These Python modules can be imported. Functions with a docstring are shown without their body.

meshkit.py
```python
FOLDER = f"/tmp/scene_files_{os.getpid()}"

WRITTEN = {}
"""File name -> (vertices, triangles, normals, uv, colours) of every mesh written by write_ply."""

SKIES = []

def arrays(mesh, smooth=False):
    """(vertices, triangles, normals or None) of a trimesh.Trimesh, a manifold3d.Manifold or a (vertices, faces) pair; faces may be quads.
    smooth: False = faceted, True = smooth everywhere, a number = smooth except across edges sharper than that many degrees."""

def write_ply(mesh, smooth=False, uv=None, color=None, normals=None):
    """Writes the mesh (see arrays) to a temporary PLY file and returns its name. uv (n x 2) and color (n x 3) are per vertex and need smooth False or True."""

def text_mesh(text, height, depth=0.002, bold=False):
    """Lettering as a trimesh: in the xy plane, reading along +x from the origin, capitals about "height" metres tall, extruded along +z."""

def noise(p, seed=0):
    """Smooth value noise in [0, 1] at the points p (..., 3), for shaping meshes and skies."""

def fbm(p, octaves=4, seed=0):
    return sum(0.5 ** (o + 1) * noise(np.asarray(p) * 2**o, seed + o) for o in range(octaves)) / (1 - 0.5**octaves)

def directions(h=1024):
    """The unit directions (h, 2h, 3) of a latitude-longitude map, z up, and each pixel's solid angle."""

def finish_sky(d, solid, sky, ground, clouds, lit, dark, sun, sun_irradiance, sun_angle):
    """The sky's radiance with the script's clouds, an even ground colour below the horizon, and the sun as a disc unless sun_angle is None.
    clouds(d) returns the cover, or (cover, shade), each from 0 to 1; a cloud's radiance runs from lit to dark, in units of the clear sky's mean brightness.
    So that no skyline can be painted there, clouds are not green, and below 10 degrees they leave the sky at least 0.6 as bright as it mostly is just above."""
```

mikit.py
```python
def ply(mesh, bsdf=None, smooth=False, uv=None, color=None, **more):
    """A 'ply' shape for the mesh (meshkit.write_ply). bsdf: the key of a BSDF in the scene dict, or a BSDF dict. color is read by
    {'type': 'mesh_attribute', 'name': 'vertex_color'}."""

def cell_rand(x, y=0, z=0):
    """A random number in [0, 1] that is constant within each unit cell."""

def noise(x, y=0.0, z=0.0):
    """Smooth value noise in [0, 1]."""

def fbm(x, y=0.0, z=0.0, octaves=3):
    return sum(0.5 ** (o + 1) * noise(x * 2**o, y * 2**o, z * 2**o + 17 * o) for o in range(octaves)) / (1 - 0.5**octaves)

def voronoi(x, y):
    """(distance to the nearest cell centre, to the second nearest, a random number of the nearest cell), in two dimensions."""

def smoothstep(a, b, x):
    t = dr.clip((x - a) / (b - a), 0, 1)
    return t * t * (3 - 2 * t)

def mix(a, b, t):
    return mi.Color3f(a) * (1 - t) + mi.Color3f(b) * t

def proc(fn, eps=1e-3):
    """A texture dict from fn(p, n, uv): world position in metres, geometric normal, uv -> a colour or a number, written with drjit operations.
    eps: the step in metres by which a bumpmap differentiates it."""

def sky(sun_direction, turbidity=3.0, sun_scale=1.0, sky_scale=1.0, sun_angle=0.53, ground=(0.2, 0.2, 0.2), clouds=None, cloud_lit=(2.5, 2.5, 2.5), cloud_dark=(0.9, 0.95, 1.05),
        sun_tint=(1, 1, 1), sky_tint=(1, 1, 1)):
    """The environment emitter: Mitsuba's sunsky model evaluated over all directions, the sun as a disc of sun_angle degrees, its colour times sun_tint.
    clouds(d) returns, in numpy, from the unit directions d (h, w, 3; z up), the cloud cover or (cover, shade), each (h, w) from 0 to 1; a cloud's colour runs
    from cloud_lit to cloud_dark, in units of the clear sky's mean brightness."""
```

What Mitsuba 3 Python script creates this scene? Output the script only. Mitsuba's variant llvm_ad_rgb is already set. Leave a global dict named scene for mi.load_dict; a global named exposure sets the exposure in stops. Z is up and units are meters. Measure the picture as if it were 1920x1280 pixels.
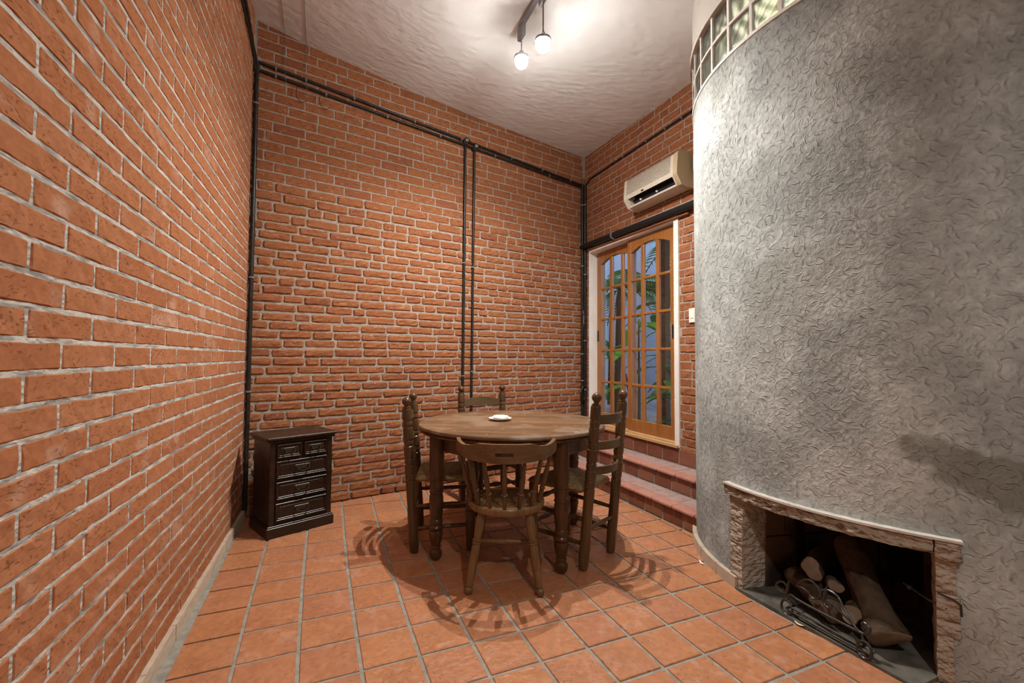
import math, random
import numpy as np, trimesh, drjit as dr, mitsuba as mi, mikit
from mikit import noise, fbm, voronoi, smoothstep, mix, cell_rand
from shapely.geometry import Polygon, Point

T = mi.ScalarTransform4f
scene = {'type': 'scene'}
labels = {}
random.seed(7)
RNG = np.random.RandomState(11)

# ------------------------------------------------------------------ camera, sky, lamps, exposure
YAW, PITCH, ROLL, FPX = 0.40197, 0.03584, 0.00594, 842.93
EYE = np.array([0.2617, -3.0380, 1.1538])
FWD = np.array([math.sin(YAW) * math.cos(PITCH), math.cos(YAW) * math.cos(PITCH), math.sin(PITCH)])
RGT = np.array([math.cos(YAW), -math.sin(YAW), 0.0])
UPV = np.cross(RGT, FWD)
UP = -RGT * math.sin(ROLL) + UPV * math.cos(ROLL)
RGT = RGT * math.cos(ROLL) + UPV * math.sin(ROLL)
scene['camera'] = {'type': 'perspective', 'fov_axis': 'x', 'fov': 2 * math.degrees(math.atan(960 / FPX)),
                   'near_clip': 0.02, 'far_clip': 200.0,
                   'to_world': T().look_at(origin=EYE.tolist(), target=(EYE + FWD).tolist(), up=UP.tolist())}
SKY = mikit.sky([0.35, 0.55, 0.75], turbidity=5.0, sun_scale=0.0, sky_scale=20.0, ground=(0.2, 0.2, 0.2), sky_tint=(1.02, 0.98, 0.98))
SKY['sampling_weight'] = 0.7
scene['sky'] = SKY
LAMP_RGB = (420.0, 402.0, 376.0)
SPOT_RGB = (15.0, 14.4, 13.4)            # spot added under each bulb, strengthens its downward light and shadows
LAMPS = [(1.495, -0.273, 3.187), (1.490, -0.612, 3.085)]          # the two pendants in view
FILL_LAMPS = [(0.75, -3.75, 2.95)]                                  # unseen fill lamp added behind the viewer, built like a pendant
LAMP_R = 0.045
exposure = -0.25


# ------------------------------------------------------------------ helpers
def numbered(name):
    if name not in USED:
        USED[name] = 0
        return name
    USED[name] += 1
    return '%s_%03d' % (name, USED[name])


USED = {}


def put(name, mesh, bsdf, parent=None, smooth=False, uv=None, **lab):
    """one entry of the scene; under parent it is a part"""
    key = numbered((parent + '__' if parent else '') + name)
    if uv is not None and smooth is not False:
        smooth = True
    scene[key] = mikit.ply(mesh, bsdf, smooth=smooth, uv=uv)
    if lab:
        labels[key] = lab
    return key


def thing(name, label, cat, group=None):
    key = numbered(name)
    labels[key] = {'label': label, 'category': cat}
    if group:
        labels[key]['group'] = group
    return key


def struct(name, mesh, bsdf, smooth=False):
    return put(name, mesh, bsdf, None, smooth, kind='structure')


def join(ms):
    return trimesh.util.concatenate(ms)


def box(x0, x1, y0, y1, z0, z1):
    m = trimesh.creation.box((x1 - x0, y1 - y0, z1 - z0))
    m.apply_translation(((x0 + x1) / 2, (y0 + y1) / 2, (z0 + z1) / 2))
    return m


def cbox(x0, x1, y0, y1, z0, z1, b=0.003):
    """box with chamfered edges"""
    pts = []
    for x, sx in ((x0, 1), (x1, -1)):
        for y, sy in ((y0, 1), (y1, -1)):
            for z, sz in ((z0, 1), (z1, -1)):
                pts += [(x + sx * b, y + sy * b, z), (x + sx * b, y, z + sz * b), (x, y + sy * b, z + sz * b)]
    return trimesh.convex.convex_hull(np.array(pts))


def grid_mesh(P):
    """P: (n, m, 3) -> open sheet"""
    n, m = P.shape[:2]
    i = np.arange(n * m).reshape(n, m)
    q = np.stack([i[:-1, :-1], i[1:, :-1], i[1:, 1:], i[:-1, 1:]], -1).reshape(-1, 4)
    f = np.vstack([q[:, [0, 1, 2]], q[:, [0, 2, 3]]])
    return trimesh.Trimesh(P.reshape(-1, 3), f, process=False)


def loft(rings, cap=True, closed=True):
    """rings: (k, m, 3), each ring closed"""
    R = np.asarray(rings, float)
    k, m = R.shape[:2]
    v = R.reshape(-1, 3)
    f = []
    idx = np.arange(k * m).reshape(k, m)
    a, b = idx[:-1], idx[1:]
    a2, b2 = np.roll(a, -1, 1), np.roll(b, -1, 1)
    f = np.vstack([np.stack([a, a2, b2], -1).reshape(-1, 3), np.stack([a, b2, b], -1).reshape(-1, 3)])
    if cap:
        v = np.vstack([v, R[0].mean(0), R[-1].mean(0)])
        c0, c1 = len(v) - 2, len(v) - 1
        f = np.vstack([f, np.stack([np.roll(idx[0], -1), idx[0], np.full(m, c0)], -1), np.stack([idx[-1], np.roll(idx[-1], -1), np.full(m, c1)], -1)])
    return trimesh.Trimesh(v, f, process=False)


def frame_of(d):
    d = np.asarray(d, float)
    d = d / np.linalg.norm(d)
    a = np.array([1, 0, 0]) if abs(d[0]) < 0.8 else np.array([0, 1, 0])
    u = np.cross(d, a)
    u /= np.linalg.norm(u)
    return u, np.cross(d, u), d


def turned(p0, p1, prof, n=14):
    """a turned rod from p0 to p1, prof = [(t, radius), ...]; t in metres when > 1 is never used: 0..1"""
    p0, p1 = np.asarray(p0, float), np.asarray(p1, float)
    u, w, d = frame_of(p1 - p0)
    a = np.linspace(0, 2 * np.pi, n, endpoint=False)
    c = np.cos(a)[:, None] * u + np.sin(a)[:, None] * w
    return loft([p0 + (p1 - p0) * t + c * r for t, r in prof])


def rod(p0, p1, r, n=10):
    return turned(p0, p1, [(0, r), (1, r)], n)


def tube(path, r, n=8, caps=True):
    P = np.asarray(path, float)
    t = np.gradient(P, axis=0)
    t /= np.linalg.norm(t, axis=1, keepdims=True) + 1e-12
    u, _, _ = frame_of(t[0])
    rings = []
    a = np.linspace(0, 2 * np.pi, n, endpoint=False)
    for p, d in zip(P, t):
        u = u - d * (u @ d)
        u /= np.linalg.norm(u)
        w = np.cross(d, u)
        rr = r if np.isscalar(r) else r[len(rings)]
        rings.append(p + rr * (np.cos(a)[:, None] * u + np.sin(a)[:, None] * w))
    return loft(rings, caps)


def spline(pts, n=40):
    from scipy.interpolate import CubicSpline
    P = np.asarray(pts, float)
    s = np.r_[0, np.cumsum(np.linalg.norm(np.diff(P, axis=0), axis=1))]
    return CubicSpline(s, P)(np.linspace(0, s[-1], n))


def lathe(prof, n=32):
    """prof [(r, z)] bottom to top around z"""
    a = np.linspace(0, 2 * np.pi, n, endpoint=False)
    return loft([np.stack([r * np.cos(a), r * np.sin(a), 0 * a + z], 1) for r, z in prof])


def moved(m, ox, oy, oz, ang=0.0, tilt=None):
    m = m.copy()
    if tilt is not None:
        m.apply_transform(tilt)
    c, s = math.cos(ang), math.sin(ang)
    m.vertices = m.vertices @ np.array([[c, s, 0], [-s, c, 0], [0, 0, 1]]) + [ox, oy, oz]
    return m


def pnoise(P, f, seed=0):
    import meshkit
    return np.asarray(meshkit.fbm(np.asarray(P) * f + seed * 13.7))


def size_px(c, L):
    """about how large a thing of length L at c shows in the photograph; 0 outside the frame"""
    d = np.asarray(c) - EYE
    z = d @ FWD
    if z < 0.1:
        return 0.0
    x, y = 960 + FPX * (d @ RGT) / z, 640 - FPX * (d @ UP) / z
    if not (-60 < x < 1980 and -40 < y < 1320):
        return 0.0
    return FPX * L / z


# ------------------------------------------------------------------ materials
def diffuse(name, fn, bump=None, scale=1.0, eps=1e-3, rough=None, spec=0.3):
    base = {'type': 'proc'} and (mikit.proc(fn) if callable(fn) else {'type': 'rgb', 'value': list(fn)})
    if rough is None:
        b = {'type': 'diffuse', 'reflectance': base}
    else:
        b = {'type': 'principled', 'base_color': base, 'roughness': rough, 'specular': spec}
    if bump is not None:
        b = {'type': 'bumpmap', 'arbitrary': mikit.proc(bump, eps=eps), 'scale': scale, 'bsdf': b}
    scene[name] = {'type': 'twosided', 'bsdf': b}


def strokes(x, y, length=0.42, width=0.085):
    """short crescent strokes strewn over a plane, one per unit cell, each turned at random: height 0..1"""
    h = mi.Float(0)
    ix, iy = dr.floor(x), dr.floor(y)
    for a in (-1, 0, 1):
        for b in (-1, 0, 1):
            cx, cy = ix + a, iy + b
            dx, dy = x - cx - cell_rand(cx, cy, 5), y - cy - cell_rand(cx, cy, 6)
            t = cell_rand(cx, cy, 7) * 6.28318
            u, v = dx * dr.cos(t) + dy * dr.sin(t), dy * dr.cos(t) - dx * dr.sin(t)
            v = v + u * u * 0.9
            d = dr.square(u / length) + dr.square(v / width)
            h = dr.maximum(h, dr.clip(1 - d, 0, 1))
    return h


def brick_left_col(p, n, uv):
    t = fbm(p.y * 30, p.z * 60, p.x * 60, 3)
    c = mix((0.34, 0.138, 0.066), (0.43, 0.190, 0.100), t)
    c = mix(c, mi.Color3f(0.33, 0.125, 0.058), uv.x * 0.75)
    pale = smoothstep(0.60, 0.78, fbm(p.y * 9 + 3, p.z * 14, uv.y * 9, 2)) * uv.y
    c = mix(c, mi.Color3f(0.50, 0.32, 0.24), pale * 0.55)
    pits = dr.maximum(smoothstep(0.80, 0.88, noise(p.y * 75 + p.z * 30, p.z * 300, uv.x * 50)), strokes(p.y * 26 + p.z * 9, p.z * 62 + uv.x * 9, 0.42, 0.11) * smoothstep(0.42, 0.6, fbm(p.y * 14, p.z * 22, uv.y * 9, 2)))
    return mix(c, mi.Color3f(0.13, 0.05, 0.025), pits * 0.65) * (0.86 + 0.28 * fbm(p.y * 90, p.z * 140, 2.0, 3))


diffuse('mat_brick_left', brick_left_col)


def brick_back_col(p, n, uv):
    t = fbm(p.x * 35 + p.y * 20, p.y * 35, p.z * 60, 3)
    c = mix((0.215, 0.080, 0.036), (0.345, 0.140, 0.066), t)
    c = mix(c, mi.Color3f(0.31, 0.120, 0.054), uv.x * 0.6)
    c = mix(c, mi.Color3f(0.22, 0.078, 0.045), smoothstep(0.7, 1.0, uv.y) * 0.6)
    pale = smoothstep(0.80, 0.88, noise(p.x * 38, p.y * 38, p.z * 60))
    c = mix(c, mi.Color3f(0.50, 0.31, 0.21), pale * 0.35)
    dark = smoothstep(0.70, 0.80, noise(p.x * 60 + 9, p.y * 60, p.z * 110))
    return mix(c, mi.Color3f(0.12, 0.05, 0.03), dark * 0.6)


diffuse('mat_brick_back', brick_back_col)
diffuse('mat_mortar_left', lambda p, n, uv: mix((0.27, 0.262, 0.24), (0.53, 0.51, 0.465), smoothstep(0.25, 0.7, fbm(p.y * 18, p.z * 150, 0, 3))),
        lambda p, n, uv: fbm(p.y * 90, p.z * 120, p.x * 90, 3), 0.006)
diffuse('mat_mortar_back', lambda p, n, uv: mix((0.25, 0.205, 0.165), (0.42, 0.345, 0.285), fbm(p.x * 50 + p.y * 50, p.z * 50, 0, 3)),
        lambda p, n, uv: fbm(p.x * 90, p.y * 90, p.z * 90, 3), 0.006)


def tile_col(p, n, uv):
    t = fbm(p.x * 8 + uv.x * 9, p.y * 8, uv.y * 7, 3)
    c = mix((0.31, 0.122, 0.052), (0.45, 0.195, 0.086), t)
    c = mix(c, mi.Color3f(0.34, 0.140, 0.078), uv.x * 0.7)
    worn = smoothstep(0.55, 0.8, fbm(p.x * 22 + 5, p.y * 22, 1.0, 3)) * uv.y
    c = mix(c, mi.Color3f(0.44, 0.25, 0.17), worn * 0.5)
    c = c * (0.84 + 0.32 * fbm(p.x * 55, p.y * 55, 4.0, 3))
    pit = strokes(p.x * 30, p.y * 30, 0.34, 0.06) * smoothstep(0.40, 0.62, fbm(p.x * 12, p.y * 12, 2.0, 2))
    return mix(c, mi.Color3f(0.13, 0.065, 0.04), pit * 0.8)


diffuse('mat_tile', tile_col, lambda p, n, uv: fbm(p.x * 40, p.y * 60, p.z * 40, 3), 0.005, rough=0.48, spec=0.35)


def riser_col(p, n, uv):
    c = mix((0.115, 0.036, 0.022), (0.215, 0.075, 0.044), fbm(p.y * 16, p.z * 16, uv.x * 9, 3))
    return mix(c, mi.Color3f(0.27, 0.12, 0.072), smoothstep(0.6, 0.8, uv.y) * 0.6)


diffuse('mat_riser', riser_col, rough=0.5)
diffuse('mat_nosing', lambda p, n, uv: mix((0.35, 0.150, 0.110), (0.45, 0.235, 0.185), fbm(p.x * 20, p.y * 20, uv.x * 9, 3)), rough=0.35)
diffuse('mat_tread', lambda p, n, uv: mix((0.27, 0.185, 0.165), (0.44, 0.31, 0.28), fbm(p.x * 25, p.y * 25, uv.x * 9, 3)), rough=0.35)
diffuse('mat_grout', lambda p, n, uv: mix((0.17, 0.155, 0.13), (0.38, 0.355, 0.305), fbm(p.x * 45, p.y * 45, p.z * 45, 3)))
diffuse('mat_base', lambda p, n, uv: mix((0.36, 0.285, 0.215), (0.52, 0.43, 0.335), fbm(p.x * 30, p.y * 30, p.z * 60, 3)), rough=0.6)


def plaster_col(p, n, uv):
    th = dr.atan2(p.y + 1.574, p.x - 3.328)
    th = dr.select(th < 0, th + 6.28318, th) * 1.12
    t = fbm(th * 4, p.z * 4, 2.0, 4)
    c = mix((0.285, 0.30, 0.29), (0.42, 0.44, 0.428), smoothstep(0.28, 0.72, t))
    fine = fbm(th * 45, p.z * 45, 5.0, 3)
    c = c * (0.78 + 0.44 * fine) * (1 + 0.14 * strokes(th * 21 + 0.2, p.z * 21 + 0.1, 0.5, 0.07))
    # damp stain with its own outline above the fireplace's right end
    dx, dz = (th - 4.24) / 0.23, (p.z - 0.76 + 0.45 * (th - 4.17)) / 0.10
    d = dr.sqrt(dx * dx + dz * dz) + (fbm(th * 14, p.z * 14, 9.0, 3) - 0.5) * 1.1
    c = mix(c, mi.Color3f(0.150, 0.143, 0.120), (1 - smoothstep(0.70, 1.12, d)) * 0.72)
    s2 = smoothstep(0.55, 0.75, fbm(th * 2.2 + 7, p.z * 2.6, 4.0, 3))
    return mix(c, mi.Color3f(0.235, 0.238, 0.215), s2 * 0.5)


def plaster_bump(p, n, uv):
    th = dr.atan2(p.y + 1.574, p.x - 3.328)
    th = dr.select(th < 0, th + 6.28318, th) * 1.12
    h = strokes(th * 21, p.z * 21, 0.5, 0.07) * 0.8 + strokes(th * 33 + 0.5, p.z * 33 + 0.3, 0.5, 0.08) * 0.5
    return h + fbm(th * 60, p.z * 60, 8.0, 3) * 0.7


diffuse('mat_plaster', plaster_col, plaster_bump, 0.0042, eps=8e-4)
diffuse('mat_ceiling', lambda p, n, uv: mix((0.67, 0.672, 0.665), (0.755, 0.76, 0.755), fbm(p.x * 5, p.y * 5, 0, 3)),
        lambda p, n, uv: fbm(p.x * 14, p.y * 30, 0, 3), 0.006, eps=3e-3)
diffuse('mat_white_wall', (0.42, 0.39, 0.36))
diffuse('mat_bounce_lining', (0.74, 0.73, 0.60))  # for the added lining that bounces light to the glass blocks
diffuse('mat_upper_plaster', lambda p, n, uv: mix((0.48, 0.44, 0.40), (0.56, 0.52, 0.475), fbm(p.x * 6, p.y * 6, p.z * 6, 3)))
diffuse('mat_white', lambda p, n, uv: mix((0.68, 0.66, 0.62), (0.78, 0.765, 0.73), fbm(p.x * 14, p.y * 14, p.z * 5, 2)), rough=0.45)


def wood(name, dark, light, along='z', rough=0.36, f=1.0, spec=0.5):
    def fn(p, n, uv):
        a, b, c = {'z': (p.x, p.y, p.z), 'x': (p.y, p.z, p.x), 'y': (p.x, p.z, p.y)}[along]
        w = fbm(a * 24 * f, b * 24 * f, c * 3 * f, 2)
        g = noise(a * 130 * f + w * 6, b * 130 * f, c * 7 * f)
        t = dr.clip(w * 0.7 + g * 0.45 - 0.05, 0, 1)
        return mix(dark, light, t)
    diffuse(name, fn, rough=rough, spec=spec)


wood('mat_chair_wood', (0.026, 0.0125, 0.005), (0.125, 0.066, 0.027), 'z', 0.27, spec=0.4)
wood('mat_pale_chair_wood', (0.075, 0.038, 0.014), (0.230, 0.132, 0.054), 'z', 0.34, spec=0.4)
wood('mat_crest_wood', (0.070, 0.034, 0.013), (0.170, 0.092, 0.038), 'x', 0.34, spec=0.4)
wood('mat_slat_wood', (0.045, 0.027, 0.012), (0.135, 0.085, 0.041), 'x', 0.34, spec=0.4)
wood('mat_table_leg', (0.024, 0.0095, 0.004), (0.110, 0.048, 0.018), 'z', 0.25, spec=0.4)
wood('mat_chest', (0.0105, 0.0052, 0.0030), (0.036, 0.0175, 0.0095), 'x', 0.34, spec=0.35)
wood('mat_door', (0.20, 0.072, 0.018), (0.36, 0.150, 0.042), 'z', 0.30)
wood('mat_sill', (0.36, 0.20, 0.085), (0.54, 0.34, 0.17), 'y', 0.42)


def table_col(p, n, uv):
    # planks along the grain, worn pale patches and specks
    u = p.x * 0.86 - p.y * 0.51
    v = p.x * 0.51 + p.y * 0.86
    k = dr.floor(v * 9)
    w = fbm(u * 4, v * 32, k * 3.1, 3)
    c = mix((0.050, 0.025, 0.012), (0.200, 0.110, 0.055), dr.clip(w * 0.8 + cell_rand(k) * 0.3 + noise(u * 9, v * 190, k) * 0.25 - 0.2, 0, 1))
    wear = smoothstep(0.5, 0.75, fbm(p.x * 5 + 4, p.y * 5, 1.0, 4))
    c = mix(c, mi.Color3f(0.235, 0.170, 0.118), wear * 0.55)
    speck = smoothstep(0.955, 0.97, noise(p.x * 43 + p.y * 17, p.y * 43 - p.x * 17, 2.0))
    return mix(c, mi.Color3f(0.42, 0.34, 0.26), speck * 0.7)


diffuse('mat_table_top', table_col, rough=0.33, spec=0.45)
diffuse('mat_rush', lambda p, n, uv: mix((0.110, 0.070, 0.030), (0.42, 0.295, 0.140), fbm(p.x * 60, p.y * 60, p.z * 90, 3)), rough=0.6)
diffuse('mat_iron', lambda p, n, uv: mix((0.006, 0.0055, 0.005), (0.026, 0.022, 0.018), fbm(p.x * 60, p.y * 60, p.z * 60, 3)), rough=0.38, spec=0.6)
diffuse('mat_black_pipe', (0.012, 0.012, 0.013), rough=0.35)
diffuse('mat_conduit', lambda p, n, uv: mix((0.010, 0.008, 0.007), (0.030, 0.024, 0.020), noise(p.x * 40, p.y * 40, p.z * 40)), rough=0.36)
diffuse('mat_brown_pipe', (0.20, 0.075, 0.035), rough=0.5)
diffuse('mat_grey_metal', (0.17, 0.165, 0.17), rough=0.4)
diffuse('mat_track', (0.13, 0.12, 0.125), rough=0.4)
diffuse('mat_brass_old', (0.030, 0.021, 0.013), rough=0.35, spec=0.5)
diffuse('mat_cream', (0.58, 0.53, 0.43), rough=0.4)
diffuse('mat_cream_aged', (0.47, 0.37, 0.235), rough=0.4)
diffuse('mat_grille', (0.36, 0.33, 0.285), rough=0.45)
diffuse('mat_dark_plastic', (0.030, 0.030, 0.032), rough=0.5)
diffuse('mat_ceramic', (0.80, 0.775, 0.71), rough=0.2, spec=0.5)
diffuse('mat_plastic_white', (0.74, 0.71, 0.65), rough=0.35)


def stone_col(p, n, uv):
    c = mix((0.185, 0.145, 0.105), (0.44, 0.385, 0.315), fbm(p.x * 14, p.y * 14, p.z * 22 + uv.x * 9, 3))
    s = smoothstep(0.56, 0.70, fbm(p.x * 28 + 4, p.y * 28, p.z * 40, 3))
    c = mix(c, mi.Color3f(0.11, 0.062, 0.034), s * 0.7)
    return mix(c, mi.Color3f(0.50, 0.44, 0.375), uv.y * 0.7)


diffuse('mat_stone', stone_col, lambda p, n, uv: fbm(p.x * 42, p.y * 42, p.z * 60, 3), 0.024)


def firebrick_col(p, n, uv):
    c = mix((0.06, 0.038, 0.024), (0.17, 0.11, 0.07), fbm(p.x * 10, p.y * 10, p.z * 10 + uv.x * 7, 3))
    soot = smoothstep(0.42, 0.66, fbm(p.x * 5 + 2, p.y * 5, p.z * 5, 3))
    return mix(c, mi.Color3f(0.022, 0.017, 0.014), dr.clip(soot * 0.75 + uv.y, 0, 1))


diffuse('mat_firebrick', firebrick_col)
diffuse('mat_white_stone', lambda p, n, uv: mix((0.42, 0.39, 0.35), (0.60, 0.57, 0.52), fbm(p.x * 30, p.y * 30, p.z * 60, 3)))
diffuse('mat_hearth', lambda p, n, uv: mix((0.045, 0.041, 0.035), (0.175, 0.162, 0.138), fbm(p.x * 18, p.y * 18, 0, 3)))
diffuse('mat_bark', lambda p, n, uv: mix((0.032, 0.022, 0.015), (0.115, 0.080, 0.054), fbm(p.x * 24, p.y * 24, p.z * 24, 3)),
        lambda p, n, uv: fbm(p.x * 45, p.y * 45, p.z * 45, 3), 0.012)
diffuse('mat_log_end', lambda p, n, uv: mix((0.10, 0.072, 0.048), (0.235, 0.18, 0.128), fbm(p.x * 40, p.y * 40, p.z * 40, 3)))
diffuse('mat_leaf_litter', (0.62, 0.52, 0.30))
diffuse('mat_garden_wall', lambda p, n, uv: mix((0.50, 0.50, 0.50), (0.64, 0.64, 0.63), fbm(p.x * 3, p.y * 3, p.z * 3, 3)))
diffuse('mat_paving', lambda p, n, uv: mix((0.30, 0.29, 0.31), (0.44, 0.43, 0.45), fbm(p.x * 6, p.y * 6, 0, 3)))
scene['mat_pane'] = {'type': 'thindielectric', 'int_ior': 1.5}
for nm, c in (('mat_leaf', (0.09, 0.22, 0.07)), ('mat_leaf_bright', (0.22, 0.52, 0.08))):
    scene[nm] = {'type': 'principledthin', 'base_color': {'type': 'rgb', 'value': list(c)}, 'roughness': 0.4, 'diff_trans': 0.8}
diffuse('mat_stem', (0.11, 0.085, 0.055))
diffuse('mat_chair_red', (0.20, 0.06, 0.05))
scene['mat_glass_block'] = {'type': 'roughdielectric', 'distribution': 'ggx', 'alpha': 0.14, 'int_ior': 1.48, 'specular_transmittance': {'type': 'rgb', 'value': [0.70, 0.66, 0.49]}}
scene['mat_bulb'] = {'type': 'diffuse', 'reflectance': {'type': 'rgb', 'value': [0.8, 0.8, 0.8]}}

# ------------------------------------------------------------------ the room's planes
COR_L = np.array([-0.2324, 0.715])                     # back left corner
COR_R = np.array([3.03, 1.371])                        # back right corner
D_BACK = (COR_R - COR_L) / np.linalg.norm(COR_R - COR_L)
LEN_BACK = float(np.linalg.norm(COR_R - COR_L))
N_BACK = np.array([D_BACK[1], -D_BACK[0]])
D_LEFT = np.array([-0.03, -1.0]) / math.hypot(0.03, 1)  # from the corner towards the camera
N_LEFT = np.array([1.0, -0.03]) / math.hypot(0.03, 1)
D_RIGHT = np.array([0.0, -1.0])
N_RIGHT = np.array([-1.0, 0.0])


def ceil_z(x, y):
    z = np.interp(x, [-0.6, -0.23, 0.17, 1.0, 1.62, 2.2, 3.03, 5], [3.70, 3.66, 3.606, 3.541, 3.505, 3.495, 3.475, 3.40])
    return z + 0.025 * (y - (0.76 + 0.2 * x))


def wall_frame(O, D, N):
    """(u, v, w) -> world: u along the wall, v up, w out of the wall"""
    O, D, N = (np.asarray(a, float) for a in (O, D, N))

    def f(U):
        U = np.asarray(U, float)
        xy = O + U[..., 0:1] * D + U[..., 2:3] * N
        return np.concatenate([xy, U[..., 1:2]], -1)
    return f


F_LEFT, F_BACK, F_RIGHT = wall_frame(COR_L, D_LEFT, N_LEFT), wall_frame(COR_L, D_BACK, N_BACK), wall_frame(COR_R, D_RIGHT, N_RIGHT)
FLIP = {'L': True, 'B': False, 'R': False}


def brick(u0, u1, v0, v1, proud, jitter, bev, rnd, seed, deep=0.02, jag=False):
    """a brick's visible body: front face with uneven surface, worn rounded edges, sides down into the mortar"""
    r = np.random.RandomState(seed)
    L, H = u1 - u0, v1 - v0
    nu = (10 if jag else 6) if L > 0.15 else 4
    U = np.r_[0, bev, np.linspace(0, L, nu)[1:-1], L - bev, L]
    V = np.array([0, bev, H / 2, H - bev, H])
    g = np.stack(np.meshgrid(U, V, indexing='ij'), -1)
    W = np.full(g.shape[:2], proud)
    W[1:-1, 1:-1] += r.uniform(-jitter, jitter, W[1:-1, 1:-1].shape)
    W[[0, -1], :] -= bev * 0.8
    W[:, [0, -1]] -= bev * 0.8
    g[1:-1, [0, -1], 1] += r.uniform(-jitter, jitter, (len(U) - 2, 2)) * 1.2
    g[[0, -1], 1:-1, 0] += r.uniform(-jitter, jitter, (2, len(V) - 2)) * 1.2
    c = rnd
    for i, si in ((0, 1), (-1, -1)):
        for j, sj in ((0, 1), (-1, -1)):
            g[i, j] += (si * c, sj * c)
    tilt = r.uniform(-1, 1) * jitter * 0.6
    P = np.concatenate([g + [u0, v0], W[..., None]], -1)
    P[..., 1] += tilt * (g[..., 0:1] / L - 0.5)[..., 0] * 2
    n, m = P.shape[:2]
    idx = np.arange(n * m).reshape(n, m)
    q = np.stack([idx[:-1, :-1], idx[1:, :-1], idx[1:, 1:], idx[:-1, 1:]], -1).reshape(-1, 4)
    loop = np.r_[idx[:, 0], idx[-1, 1:], idx[-2::-1, -1], idx[0, -2:0:-1]]
    back = P.reshape(-1, 3)[loop].copy()
    back[:, 2] = proud - deep
    v = np.vstack([P.reshape(-1, 3), back])
    b = n * m + np.arange(len(loop))
    sq = np.stack([loop, b, np.roll(b, -1), np.roll(loop, -1)], -1)
    q = np.vstack([q, sq])
    return v, np.vstack([q[:, [0, 1, 2]], q[:, [0, 2, 3]]])


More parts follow.
